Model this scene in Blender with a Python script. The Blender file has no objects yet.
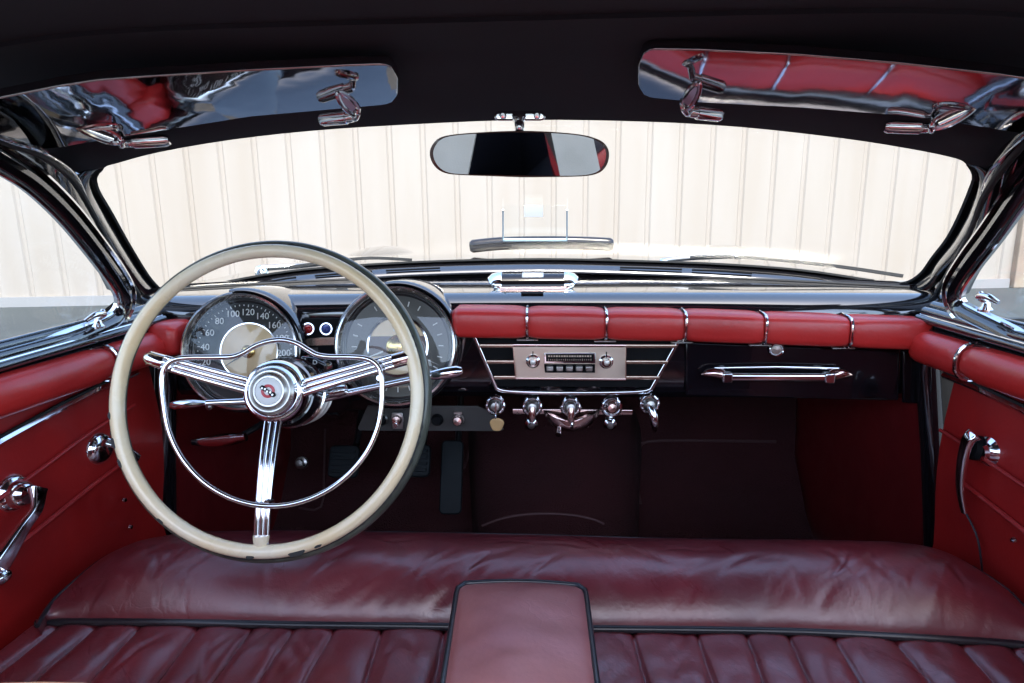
import bpy, math, random
from mathutils import Vector as V, Matrix
random.seed(7)
S = bpy.context.scene
COL = S.collection
PI = math.pi
# ------------------------------------------------------------------ camera
F, PSI, TH, RHO = 640.0, math.radians(3.0), math.radians(12.0), math.radians(0.6)
CAM = V((.02, 0, 1.15))
fw = V((-math.sin(PSI)*math.cos(TH), math.cos(PSI)*math.cos(TH), -math.sin(TH)))
r0 = V((math.cos(PSI), math.sin(PSI), 0)); u0 = r0.cross(fw)
ri = r0*math.cos(RHO) - u0*math.sin(RHO)
up = u0*math.cos(RHO) + r0*math.sin(RHO)
cd = bpy.data.cameras.new('camera'); cam = bpy.data.objects.new('camera', cd); COL.objects.link(cam)
cd.sensor_width = 36; cd.lens = F/1024*36; cd.clip_start = .02; cd.clip_end = 2000
m = Matrix((ri, up, -fw)).transposed().to_4x4(); m.translation = CAM; cam.matrix_world = m
S.camera = cam
def ray(x, y): return fw + ri*((x-512)/F) + up*((341.5-y)/F)
def at(x, y, Y):
    d = ray(x, y); return CAM + d*((Y-CAM.y)/d.y)
def onp(x, y, p0, n):
    d = ray(x, y); return CAM + d*((V(p0)-CAM).dot(V(n))/d.dot(V(n)))
def lerp(a, b, t): return a + (b-a)*t
def interp(x, xs, ys):
    if x <= xs[0]: return ys[0]
    for i in range(len(xs)-1):
        if x <= xs[i+1]:
            return ys[i] + (ys[i+1]-ys[i])*(x-xs[i])/(xs[i+1]-xs[i])
    return ys[-1]
def spl(pts, n=6, closed=False):
    pts = [V(p) for p in pts]; N = len(pts); out = []
    for i in range(N if closed else N-1):
        if closed: p = [pts[(i+k-1) % N] for k in range(4)]
        else: p = [pts[min(max(i+k-1, 0), N-1)] for k in range(4)]
        for k in range(n):
            t = k/n
            out.append(.5*((2*p[1]) + (p[2]-p[0])*t + (2*p[0]-5*p[1]+4*p[2]-p[3])*t*t + (3*p[1]-p[0]-3*p[2]+p[3])*t**3))
    if not closed: out.append(pts[-1].copy())
    return out
# ------------------------------------------------------------------ materials
def nodes(name):
    mt = bpy.data.materials.new(name); mt.use_nodes = True
    nt = mt.node_tree; return mt, nt, nt.nodes['Principled BSDF']
def mat(name, col, rough=.5, metal=0, coat=0, bump=None, var=None, rvar=None, spec=.5, sheen=0, cior=1.5):
    """bump=(scale, strength, distance); var=(scale, colour2, amount); rvar=(scale, low, high)"""
    mt, nt, b = nodes(name); N, L = nt.nodes, nt.links
    b.inputs['Base Color'].default_value = (*col, 1); b.inputs['Roughness'].default_value = rough
    b.inputs['Metallic'].default_value = metal; b.inputs['Coat Weight'].default_value = coat
    b.inputs['Coat Roughness'].default_value = .03; b.inputs['Coat IOR'].default_value = cior; b.inputs['Specular IOR Level'].default_value = spec
    if sheen: b.inputs['Sheen Weight'].default_value = sheen
    tc = N.new('ShaderNodeTexCoord')
    if bump:
        n = N.new('ShaderNodeTexNoise'); n.inputs['Scale'].default_value = bump[0]; n.inputs['Detail'].default_value = 4
        bp = N.new('ShaderNodeBump'); bp.inputs['Strength'].default_value = bump[1]; bp.inputs['Distance'].default_value = bump[2]
        L.new(tc.outputs['Object'], n.inputs['Vector']); L.new(n.outputs['Fac'], bp.inputs['Height']); L.new(bp.outputs['Normal'], b.inputs['Normal'])
    if var:
        n = N.new('ShaderNodeTexNoise'); n.inputs['Scale'].default_value = var[0]; n.inputs['Detail'].default_value = 6
        cr = N.new('ShaderNodeValToRGB'); cr.color_ramp.elements[0].position = .38; cr.color_ramp.elements[1].position = .68
        mx = N.new('ShaderNodeMix'); mx.data_type = 'RGBA'
        mx.inputs['A'].default_value = (*col, 1); mx.inputs['B'].default_value = (*var[1], 1)
        mm = N.new('ShaderNodeMath'); mm.operation = 'MULTIPLY'; mm.inputs[1].default_value = var[2]
        L.new(tc.outputs['Object'], n.inputs['Vector']); L.new(n.outputs['Fac'], cr.inputs['Fac']); L.new(cr.outputs['Color'], mm.inputs[0])
        L.new(mm.outputs[0], mx.inputs['Factor']); L.new(mx.outputs['Result'], b.inputs['Base Color'])
    if rvar:
        n = N.new('ShaderNodeTexNoise'); n.inputs['Scale'].default_value = rvar[0]; n.inputs['Detail'].default_value = 5
        mr = N.new('ShaderNodeMapRange'); mr.inputs['From Min'].default_value = .3; mr.inputs['From Max'].default_value = .7
        mr.inputs['To Min'].default_value = rvar[1]; mr.inputs['To Max'].default_value = rvar[2]
        L.new(tc.outputs['Object'], n.inputs['Vector']); L.new(n.outputs['Fac'], mr.inputs['Value']); L.new(mr.outputs['Result'], b.inputs['Roughness'])
    return mt
def glass(name, tint=(1, 1, 1), refl=.9, rough=.0, base=0.0):
    mt = bpy.data.materials.new(name); mt.use_nodes = True; nt = mt.node_tree; N, L = nt.nodes, nt.links
    N.remove(N['Principled BSDF'])
    tr = N.new('ShaderNodeBsdfTransparent'); tr.inputs['Color'].default_value = (*tint, 1)
    gl = N.new('ShaderNodeBsdfGlossy'); gl.inputs['Roughness'].default_value = rough
    fr = N.new('ShaderNodeFresnel'); fr.inputs['IOR'].default_value = 1.5
    ge = N.new('ShaderNodeNewGeometry'); io = N.new('ShaderNodeMapRange'); io.inputs['To Min'].default_value = 1.5; io.inputs['To Max'].default_value = 1/1.5
    L.new(ge.outputs['Backfacing'], io.inputs['Value']); L.new(io.outputs[0], fr.inputs['IOR'])   # same reflection on both faces of a thin pane
    mm = N.new('ShaderNodeMath'); mm.operation = 'MULTIPLY_ADD'; mm.inputs[1].default_value = refl; mm.inputs[2].default_value = base
    mx = N.new('ShaderNodeMixShader')
    L.new(fr.outputs[0], mm.inputs[0]); L.new(mm.outputs[0], mx.inputs[0]); L.new(tr.outputs[0], mx.inputs[1]); L.new(gl.outputs[0], mx.inputs[2])
    L.new(mx.outputs[0], N['Material Output'].inputs['Surface']); return mt
def leather(name, col, col2, rough=(.3, .5), wrinkle=.5, crack=0.0, grain=.25, worn=(.5, .4, .4), coat=.35, crough=.36):
    mt, nt, b = nodes(name); N, L = nt.nodes, nt.links
    tc = N.new('ShaderNodeTexCoord')
    def noise(scale, detail=5, dist=0, vec=None):
        n = N.new('ShaderNodeTexNoise'); n.inputs['Scale'].default_value = scale; n.inputs['Detail'].default_value = detail
        n.inputs['Distortion'].default_value = dist; L.new(vec or tc.outputs['Object'], n.inputs['Vector']); return n
    big = noise(7, 4, .6); fine = noise(190, 4)
    mp = N.new('ShaderNodeMapping'); mp.inputs['Scale'].default_value = (1.0, 1.0, 1.0); mp.inputs['Rotation'].default_value = (0, 0, .8)
    L.new(tc.outputs['Object'], mp.inputs['Vector'])
    mp2 = N.new('ShaderNodeMapping'); mp2.inputs['Scale'].default_value = (5, 20, 10); L.new(mp.outputs[0], mp2.inputs['Vector'])
    wr = noise(1.0, 3, 1.4, mp2.outputs[0])
    vo = N.new('ShaderNodeTexVoronoi'); vo.feature = 'DISTANCE_TO_EDGE'; vo.inputs['Scale'].default_value = 1.0
    dn = noise(14, 3); mpv = N.new('ShaderNodeVectorMath'); mpv.operation = 'MULTIPLY_ADD'
    mpv.inputs[1].default_value = (1.6, 1.6, 1.6); L.new(dn.outputs['Color'], mpv.inputs[0])
    sc = N.new('ShaderNodeVectorMath'); sc.operation = 'SCALE'; sc.inputs['Scale'].default_value = 22; L.new(tc.outputs['Object'], sc.inputs[0])
    L.new(sc.outputs[0], mpv.inputs[2]); L.new(mpv.outputs[0], vo.inputs['Vector'])
    ed = N.new('ShaderNodeMapRange'); ed.inputs['From Min'].default_value = .0; ed.inputs['From Max'].default_value = .035
    ed.inputs['To Min'].default_value = 1; ed.inputs['To Max'].default_value = 0; L.new(vo.outputs['Distance'], ed.inputs['Value'])
    msk = noise(5, 3); mk = N.new('ShaderNodeMapRange'); mk.inputs['From Min'].default_value = .5; mk.inputs['From Max'].default_value = .62
    L.new(msk.outputs['Fac'], mk.inputs['Value'])
    cm = N.new('ShaderNodeMath'); cm.operation = 'MULTIPLY'; L.new(ed.outputs[0], cm.inputs[0]); L.new(mk.outputs[0], cm.inputs[1])
    c2 = N.new('ShaderNodeMath'); c2.operation = 'MULTIPLY'; c2.inputs[1].default_value = crack; L.new(cm.outputs[0], c2.inputs[0])
    mx = N.new('ShaderNodeMix'); mx.data_type = 'RGBA'; mx.inputs['A'].default_value = (*col, 1); mx.inputs['B'].default_value = (*col2, 1)
    cr = N.new('ShaderNodeMapRange'); cr.inputs['From Min'].default_value = .35; cr.inputs['From Max'].default_value = .7
    L.new(big.outputs['Fac'], cr.inputs['Value']); L.new(cr.outputs[0], mx.inputs['Factor'])
    mw = N.new('ShaderNodeMix'); mw.data_type = 'RGBA'; mw.inputs['B'].default_value = (*worn, 1)
    L.new(mx.outputs['Result'], mw.inputs['A']); L.new(c2.outputs[0], mw.inputs['Factor'])
    L.new(mw.outputs['Result'], b.inputs['Base Color'])
    rr = N.new('ShaderNodeMapRange'); rr.inputs['From Min'].default_value = .3; rr.inputs['From Max'].default_value = .7
    rr.inputs['To Min'].default_value = rough[0]; rr.inputs['To Max'].default_value = rough[1]
    L.new(wr.outputs['Fac'], rr.inputs['Value']); L.new(rr.outputs[0], b.inputs['Roughness'])
    b.inputs['Coat Weight'].default_value = coat; b.inputs['Coat Roughness'].default_value = crough
    b1 = N.new('ShaderNodeBump'); b1.inputs['Strength'].default_value = wrinkle; b1.inputs['Distance'].default_value = .006
    L.new(wr.outputs['Fac'], b1.inputs['Height'])
    b2 = N.new('ShaderNodeBump'); b2.inputs['Strength'].default_value = grain; b2.inputs['Distance'].default_value = .0012
    L.new(fine.outputs['Fac'], b2.inputs['Height']); L.new(b1.outputs[0], b2.inputs['Normal'])
    b3 = N.new('ShaderNodeBump'); b3.inputs['Strength'].default_value = crack*1.2; b3.inputs['Distance'].default_value = .002; b3.invert = True
    L.new(cm.outputs[0], b3.inputs['Height']); L.new(b2.outputs[0], b3.inputs['Normal'])
    L.new(b3.outputs[0], b.inputs['Normal'])
    return mt
PAINT = mat('black gloss paint', (.006, .006, .008), .12, coat=1, cior=1.8, bump=(3, .02, .01))
PAINTS = mat('black satin paint', (.012, .012, .014), .35, coat=.3)
CHROME = mat('chrome', (.82, .82, .84), .07, 1, bump=(9, .03, .004), rvar=(60, .04, .16))
SATIN = mat('satin metal', (.55, .53, .5), .32, 1, rvar=(40, .22, .45))
GOLDBAR = mat('champagne metal', (.75, .58, .46), .25, 1)
RED = leather('red leather', (.40, .015, .013), (.30, .010, .010), (.3, .46), .10, 0.0, .3)
REDP = leather('red padded leather', (.55, .025, .022), (.44, .018, .017), (.3, .42), .12, 0.0, .3)
OX = leather('oxblood leather', (.150, .016, .022), (.10, .010, .016), (.26, .46), .20, .12, .5, (.30, .17, .17), 1.0, .32)
OXA = leather('sheen-pale worn armrest leather', (.36, .115, .105), (.27, .07, .07), (.36, .5), .16, .12, .35, (.4, .26, .24), .8, .38)  # base colour lightened for the sky sheen on the armrest; cracks are wear
TAN = leather('tan leather', (.42, .27, .19), (.36, .22, .15), (.4, .55), .1, 0, .3)
PIPE = mat('black piping', (.012, .012, .016), .3, spec=.6)
FABRIC = mat('black roof cloth', (.023, .024, .033), .9, bump=(700, .4, .0008), var=(3, (.029, .030, .040), .8))
CARPET = mat('maroon carpet', (.046, .007, .008), .95, bump=(260, .8, .004), var=(5, (.028, .005, .006), .8))
CARPIPE = mat('carpet edging', (.07, .025, .025), .6)
KICK = leather('dark red trim', (.20, .008, .010), (.15, .006, .008), (.4, .55), .1, 0, .3)
RUBBER = mat('black rubber', (.012, .013, .014), .55, bump=(120, .3, .001))
RUBBERB = mat('worn pedal rubber', (.008, .012, .014), .5, spec=.2, bump=(60, .3, .001))
CREAM = mat('cream bakelite', (.88, .66, .36), .22, coat=.5, var=(7, (.88, .79, .60), .9), rvar=(20, .16, .35))
CREAMD = mat('green black rim edge', (.055, .062, .045), .3, coat=.3, var=(30, (.12, .13, .10), .8))
CHIP = mat('chipped rim core', (.02, .02, .018), .6)
BEZEL = mat('polished bezel', (.88, .86, .84), .2, 1)
DIAL = mat('black dial', (.010, .010, .010), .45, spec=.3)
DIALG = mat('grey dial', (.06, .054, .046), .3, metal=.4)
CREAMDIAL = mat('glare-warmed cream dial face', (.80, .58, .33), .3)  # cream enamel, its colour warmed to stand in for glare on the gauge glass
BRASS = mat('brass', (.78, .56, .22), .2, 1)
BROWN = mat('brown enamel', (.10, .05, .045), .3)
WHITE = mat('white enamel', (.75, .74, .7), .4)
REDJ = mat('red jewel', (.35, .01, .012), .08, coat=1)
BLUEJ = mat('blue jewel', (.04, .06, .22), .08, coat=1)
REDE = mat('red enamel', (.5, .03, .04), .3)
COPPER = mat('rose metal', (.74, .53, .49), .16, 1, rvar=(50, .1, .3))
SILVERFACE = mat('pale silver faceplate', (.86, .70, .56), .36, .7, rvar=(30, .28, .42))
DARK = mat('black recess', (.004, .004, .005), .7, spec=.15)
PAINTD = mat('deep black paint', (.005, .004, .006), .16, coat=.5, cior=1.4, spec=.3, bump=(3, .02, .01))
GREYM = mat('grey hammered panel', (.07, .066, .062), .45, .4, bump=(80, .25, .001))
VISORL = mat('rippled visor', (.52, .52, .54), .04, 1, bump=(4, .14, .02))
MIRR = mat('mirror silver', (.78, .76, .74), .01, 1)
VISOR = mat('polished visor', (.44, .43, .46), .05, 1, bump=(5, .05, .012), var=(6, (.34, .34, .38), .5))
RIMBROWN = mat('mirror rim', (.07, .03, .022), .25, coat=.4)
TAGM = mat('tan key fob', (.55, .33, .14), .45, bump=(200, .3, .001))
GLASS = glass('windscreen glass', (.97, .985, .98), .35)
SIDEG = glass('side glass', (.93, .96, .97), .6, 0, .0)
DIALGLASS = glass('gauge glass', (.98, .98, .97), 1.0, 0, .015)
CLEAR = glass('clear plastic', (.985, .993, .996), .06, .02, .0)
CLEARE = mat('clear plastic edge', (.55, .74, .82), .15)
PAPER = bpy.data.materials.new('white paper'); PAPER.use_nodes = True
_n = PAPER.node_tree; _t = _n.nodes.new('ShaderNodeBsdfTranslucent'); _t.inputs['Color'].default_value = (.86, .86, .84, 1)
_m = _n.nodes.new('ShaderNodeMixShader'); _m.inputs[0].default_value = .6
_n.nodes['Principled BSDF'].inputs['Base Color'].default_value = (.86, .86, .84, 1)
_n.links.new(_n.nodes['Principled BSDF'].outputs[0], _m.inputs[1]); _n.links.new(_t.outputs[0], _m.inputs[2]); _n.links.new(_m.outputs[0], _n.nodes['Material Output'].inputs['Surface'])
# ------------------------------------------------------------------ mesh builder
class MB:
    def __init__(s): s.v = []; s.f = []
    def add(s, vs, fs):
        o = len(s.v); s.v += [V(p) for p in vs]; s.f += [tuple(i+o for i in q) for q in fs]; return s
    def grid(s, rows, closeu=False, closev=False):
        n = len(rows[0]); R = len(rows); vs = [p for r in rows for p in r]; fs = []
        for i in range(R if closev else R-1):
            for j in range(n if closeu else n-1):
                fs.append((i*n+j, i*n+(j+1) % n, ((i+1) % R)*n+(j+1) % n, ((i+1) % R)*n+j))
        return s.add(vs, fs)
    def slab(s, rows, off):
        """a sheet given as rows with real thickness: off is a vector or a function of the point"""
        g = off if callable(off) else (lambda p: V(off))
        n = len(rows[0]); R = len(rows)
        a = [V(p) for r in rows for p in r]; b = [p+g(p) for p in a]; k = len(a); fs = []
        for i in range(R-1):
            for j in range(n-1):
                q = (i*n+j, i*n+j+1, (i+1)*n+j+1, (i+1)*n+j); fs.append(q); fs.append(tuple(x+k for x in reversed(q)))
        edge = [j for j in range(n)] + [i*n+n-1 for i in range(1, R)] + [(R-1)*n+j for j in range(n-2, -1, -1)] + [i*n for i in range(R-2, 0, -1)]
        for i in range(len(edge)):
            p, q = edge[i], edge[(i+1) % len(edge)]; fs.append((q, p, p+k, q+k))
        return s.add(a+b, fs)
    def sweep(s, pts, prof, ref=None, closed=False, caps=True, scale=None):
        """prof (u,v): u along side, v along ref-ish normal"""
        pts = [V(p) for p in pts]; N = len(pts); rows = []; prev = None
        for i, p in enumerate(pts):
            a = pts[(i-1) % N] if closed else pts[max(i-1, 0)]; c = pts[(i+1) % N] if closed else pts[min(i+1, N-1)]
            t = (c-a).normalized()
            rf = ref(p) if callable(ref) else ref
            if rf is None:
                if prev is None: rf = V((0, 0, 1)) if abs(t.z) < .9 else V((1, 0, 0))
                else: rf = prev
            rf = V(rf); nn = (rf - t*rf.dot(t)).normalized(); sd = t.cross(nn); prev = nn
            k = scale(i/(N-1)) if scale else 1
            rows.append([p + sd*(u*k) + nn*(w*k) for u, w in prof])
        s.grid(rows, closeu=True, closev=closed)
        if caps and not closed:
            o = len(s.v)-len(prof)*N; n = len(prof)
            s.f.append(tuple(o+j for j in reversed(range(n)))); s.f.append(tuple(o+(N-1)*n+j for j in range(n)))
        return s
    def tube(s, pts, r, seg=12, closed=False, ref=None):
        if callable(r) or isinstance(r, (list, tuple)):
            N = len(pts); rr = r if not callable(r) else [r(i/(N-1)) for i in range(N)]
            sc = lambda t: max(rr[min(int(round(t*(N-1))), N-1)], 1e-5); R = 1
        else: sc = None; R = r
        return s.sweep(pts, [(R*math.cos(2*PI*k/seg), R*math.sin(2*PI*k/seg)) for k in range(seg)], ref, closed, True, sc)
    def lathe(s, o, ax, prof, seg=40, ref=None, a0=0, a1=2*PI):
        o = V(o); ax = V(ax).normalized(); rf = V(ref) if ref else (V((0, 0, 1)) if abs(ax.z) < .9 else V((1, 0, 0)))
        v = (rf-ax*rf.dot(ax)).normalized(); u = v.cross(ax); full = abs(a1-a0) >= 2*PI-1e-6
        n = seg if full else seg+1
        rows = [[o+ax*h+(u*math.cos(a0+(a1-a0)*k/seg)+v*math.sin(a0+(a1-a0)*k/seg))*max(r, 1e-5) for k in range(n)] for r, h in prof]
        return s.grid(rows, closeu=full)
    def box(s, o, a, b, c):
        """half vectors a,b,c"""
        o, a, b, c = V(o), V(a), V(b), V(c)
        vs = [o+a*i+b*j+c*k for i in (-1, 1) for j in (-1, 1) for k in (-1, 1)]
        return s.add(vs, [(0, 1, 3, 2), (4, 6, 7, 5), (0, 4, 5, 1), (2, 3, 7, 6), (0, 2, 6, 4), (1, 5, 7, 3)])
    def prism(s, poly, off):
        poly = [V(p) for p in poly]; n = len(poly); off = V(off)
        return s.add(poly+[p+off for p in poly], [tuple(reversed(range(n))), tuple(range(n, 2*n))]+[(i, (i+1) % n, (i+1) % n+n, i+n) for i in range(n)])
    def ball(s, o, a, b, c, nu=20, nv=12):
        o, a, b, c = V(o), V(a), V(b), V(c)
        return s.grid([[o+(a*math.cos(2*PI*j/nu)+b*math.sin(2*PI*j/nu))*max(math.sin(PI*i/nv), 1e-4)+c*math.cos(PI*i/nv) for j in range(nu)] for i in range(nv+1)], closeu=True)
    def text(s, body, size, o, xd, yd, lift=.0006):
        cu = bpy.data.curves.new('t', 'FONT'); cu.body = body; cu.size = size; cu.align_x = 'CENTER'; cu.align_y = 'CENTER'; cu.resolution_u = 3
        cu.extrude = .0004
        ob = bpy.data.objects.new('t', cu); COL.objects.link(ob)
        me = bpy.data.meshes.new_from_object(ob)
        xd, yd = V(xd).normalized(), V(yd).normalized(); zd = xd.cross(yd)
        s.add([V(o)+xd*v.co.x+yd*v.co.y+zd*(v.co.z+lift) for v in me.vertices], [tuple(p.vertices) for p in me.polygons])
        bpy.data.objects.remove(ob); bpy.data.meshes.remove(me); bpy.data.curves.remove(cu); return s
    def build(s, name, mt, parent=None, bevel=0, sub=0, sharp=40, seg=2):
        me = bpy.data.meshes.new(name); me.from_pydata([tuple(p) for p in s.v], [], s.f); me.materials.append(mt)
        me.polygons.foreach_set('use_smooth', [True]*len(me.polygons)); me.validate()
        import bmesh
        bm = bmesh.new(); bm.from_mesh(me); bmesh.ops.recalc_face_normals(bm, faces=bm.faces); bm.to_mesh(me); bm.free()
        if sharp: me.set_sharp_from_angle(angle=math.radians(sharp))
        o = bpy.data.objects.new(name, me); COL.objects.link(o)
        if parent is not None:
            o.parent = parent; o.matrix_parent_inverse = Matrix.Translation(-world(parent))
        if bevel:
            md = o.modifiers.new('bevel', 'BEVEL'); md.width = bevel; md.segments = seg; md.limit_method = 'ANGLE'; md.angle_limit = math.radians(35)
            md.harden_normals = False
        if sub:
            md = o.modifiers.new('sub', 'SUBSURF'); md.levels = sub; md.render_levels = sub
        return o
def world(o):
    return ROOT.get(o.name, V((0, 0, 0)))
ROOT = {}
def thing(name, label, cat, loc=(0, 0, 0), group=None):
    o = bpy.data.objects.new(name, None); COL.objects.link(o); o.location = loc; o['label'] = label; o['category'] = cat
    o.empty_display_size = .05
    if group: o['group'] = group
    ROOT[o.name] = V(loc); return o
def tag(o, label, cat, group=None):
    o['label'] = label; o['category'] = cat
    if group: o['group'] = group
    return o
def struct(o): o['kind'] = 'structure'; return o
def rrect(w, h, r, n=5):
    out = []
    for cx, cy, a in ((w-r, h-r, 0), (-w+r, h-r, 90), (-w+r, -h+r, 180), (w-r, -h+r, 270)):
        for k in range(n+1):
            t = math.radians(a+90*k/n); out.append((cx+r*math.cos(t), cy+r*math.sin(t)))
    return out
# ------------------------------------------------------------------ outside: ground, wall, gate
def grd(px, py):
    d = ray(px, py); return CAM + d*(-CAM.z/d.z)
gm = mat('grey asphalt', (.055, .064, .064), .85, bump=(60, .4, .01), var=(1.2, (.04, .047, .05), .8))
g = MB().grid([[V((x, y, 0)) for x in (-150, -20, 0, 20, 150)] for y in (-150, -10, 5, 20, 150)]).build('ground', gm); struct(g)
wm, nt, b = nodes('cream sheet metal')
N, L = nt.nodes, nt.links
tc = N.new('ShaderNodeTexCoord'); n1 = N.new('ShaderNodeTexNoise'); n1.inputs['Scale'].default_value = .9; n1.inputs['Detail'].default_value = 7
mp = N.new('ShaderNodeMapping'); mp.inputs['Scale'].default_value = (3.0, 3.0, .35); L.new(tc.outputs['Object'], mp.inputs['Vector']); L.new(mp.outputs[0], n1.inputs['Vector'])
cr = N.new('ShaderNodeValToRGB'); cr.color_ramp.elements[0].position = .3; cr.color_ramp.elements[1].position = .72
cr.color_ramp.elements[0].color = (.365, .308, .250, 1); cr.color_ramp.elements[1].color = (.40, .35, .30, 1)
L.new(n1.outputs['Fac'], cr.inputs['Fac']); L.new(cr.outputs[0], b.inputs['Base Color']); b.inputs['Roughness'].default_value = .5
gl_, gr_ = grd(55, 306), grd(977, 288)
wd = (gr_-gl_); wd.z = 0; wd.normalize(); wn = V((wd.y, -wd.x, 0))       # wn faces the car
if wn.y > 0: wn = -wn
xend = (onp(1011, 260, gl_, wn)-gl_).dot(wd)
prof = []; x = -9.0; per = .40
while x < xend-.05:
    prof += [(x, 0), (x+per*.80, 0), (x+per*.85, -.019), (x+per*.95, -.019)]; x += per
prof.append((xend, 0))
WH = 5.0
w = MB(); rows = [[gl_+wd*a-wn*(-d)+V((0, 0, z)) for a, d in prof] for z in (.0, 1.6, 3.3, WH)]
w.grid(rows); back = [[p-wn*.12 for p in (r[0], r[-1])] for r in rows]; w.grid(back)
w.grid([[rows[i][-1], back[i][-1]] for i in range(4)]); w.grid([[p for p in (rows[3][0], rows[3][-1])], back[3]])
wall = w.build('metal_wall', wm, sharp=15)
tag(wall, 'tall cream ribbed sheet metal wall standing across the yard beyond the windscreen', 'wall')
wh = MB().box(gl_+wd*((xend-9)/2)+wn*.02+V((0, 0, .06)), wd*((xend+9)/2), wn*.015, V((0, 0, .06))).build('base_flashing', mat('pale flashing', (.30, .29, .28), .5), wall)
rw = MB().slab([[V((x, -9.0, z)) for x in (-14, -5, 4, 14)] for z in (0, 1.2, 2.3)], (0, -.2, 0)).build('added_mirror_wall', mat('beige plaster', (.70, .60, .48), .85, bump=(40, .3, .01), var=(1.5, (.60, .51, .40), .8)))  # added out of direct view to give the driving mirror something to reflect
tag(rw, 'low beige plaster wall added behind the car, seen only as a pale patch in the driving mirror', 'wall')
pp = gl_+wd*(xend+.10)
t = thing('gate_post', 'tan square post at the end of the cream wall, through the passenger window', 'post', pp)
MB().box(pp+V((0, 0, 1.5)), wd*.08, wn*.08, V((0, 0, 1.5))).build('post', mat('tan post paint', (.36, .28, .2), .6, var=(4, (.28, .2, .15), .8)), t, bevel=.01)
MB().box(pp+V((0, 0, 3.02)), wd*.1, wn*.1, V((0, 0, .02))).build('cap', SATIN, t, bevel=.006)
pp2 = gl_+wd*(xend+1.6)
t = thing('gate', 'pale blue metal gate leaf beside the tan post, through the passenger window', 'gate', pp2)
bm_ = mat('pale blue gate paint', (.48, .60, .66), .5, var=(3, (.38, .5, .56), .7))
MB().box(pp2+V((0, 0, 1.35)), wd*1.38, wn*.02, V((0, 0, 1.22))).build('gate_leaf', bm_, t)
q = MB()
for z in (.12, 1.35, 2.6): q.box(pp2+wn*.045+V((0, 0, z)), wd*1.38, wn*.02, V((0, 0, .04)))
for a in (-1.33, 0, 1.33): q.box(pp2+wd*a+wn*.0475+V((0, 0, 1.36)), wd*.04, wn*.02, V((0, 0, 1.19)))
q.build('gate_frame', SATIN, t, bevel=.004)
# ------------------------------------------------------------------ the car
XC = -.02
car = thing('car', 'old black car with glossy pillars, dark carpet and red leather doors, seen from inside', 'car', (XC, 1.0, 0))
def uu(px): return (px-533)/440.0
def wtop(px): return interp(px, [93, 97, 118, 160, 230, 310, 400, 520, 640, 740, 840, 905, 950, 970, 977],
                            [184, 174, 163, 152, 140, 131, 125, 120, 121.5, 127, 138, 148, 157, 167, 180])
def wbot(px): return interp(px, [93, 110, 130, 150, 166, 182, 220, 290, 360, 440, 540, 640, 720, 800, 880, 903, 915, 932, 950, 966, 977],
                            [186, 214, 249, 280, 294, 295, 284, 272, 266, 262, 260, 262, 265, 271, 282.5, 284, 280, 261, 235, 206, 184])
def wsY(px, py):
    u = uu(px); yt = 120+44*u*u; yb = 261+31*u*u
    t_ = (py-yt)/(yb-yt)
    return lerp(.96-.05*u*u, 1.42-.20*u*u, min(max(t_, -.6), 1.25))
def W(px, py, dy=0):
    return at(px, py, wsY(px, py)+dy)
# windscreen opening outline in order, clockwise from the lower left
WLEFT = [(166, 294), (150, 280), (130, 249), (110, 214), (96, 190), (95, 177), (104, 168)]
WTOP = [(118, 163), (160, 152), (230, 140), (310, 131), (400, 125), (520, 120), (640, 121.5), (740, 127), (840, 138), (905, 148), (950, 157)]
WRIGHT = [(966, 164), (975, 178), (966, 205), (950, 237), (934, 258), (921, 275), (904, 284)]
WBOT = [(880, 282.5), (800, 271), (720, 265), (640, 262), (540, 260), (440, 262), (360, 266), (290, 272), (220, 284), (182, 295)]
cols = [88+ (982-88)*i/60 for i in range(61)]
rows = []
for k in range(9):
    rows.append([W(x, lerp(wtop(x)-4, wbot(x)+5, k/8), .012) for x in cols])
MB().slab(rows, (0, .004, .001)).build('windscreen', GLASS, car)
# garnish moulding: swept round the sides and bottom
path = [W(*p) for p in reversed(WLEFT)]+[W(*p) for p in reversed(WBOT)]+[W(*p) for p in reversed(WRIGHT)]
gp = spl(path, 5)
cw = at(533, 200, 1.2)
def gref(p): return (CAM+V((0, .2, .1))-p)
prof = [(.000, -.006), (.006, .003), (.013, .013), (.020, .022), (.026, .027), (.030, .027), (.0325, .023), (.033, .012), (.033, -.012), (.001, -.012)]
prof2 = [(-u, w_) for u, w_ in prof]
def outside_sign(pth):
    t_ = (pth[6]-pth[4]).normalized(); nn = gref(pth[5]); nn = (nn-t_*nn.dot(t_)).normalized(); sd = t_.cross(nn)
    return 1 if (pth[5]-cw).dot(sd) > 0 else -1
sg = outside_sign(gp)
MB().sweep(gp, prof if sg > 0 else prof2, gref, scale=lambda t: min(1, .02+min(t, 1-t)/.06)).build('windscreen_trim', PAINT, car)
pr = [(.000, -.010), (.000, .004), (-.004, .004), (-.005, -.010)]
MB().sweep(gp, pr if sg > 0 else [(-a, c) for a, c in pr], gref, scale=lambda t: min(1, .02+min(t, 1-t)/.06)).build('windscreen_seal', RUBBER, car)
for px, py in ((124, 252), (951, 250)):
    q = MB(); p = W(px, py); d = gref(p).normalized(); q.lathe(p+d*.012, d, [(0, .003), (.003, .002), (.004, 0), (.004, -.004)], 12)
    q.build('trim_screw', CHROME, car)
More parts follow.
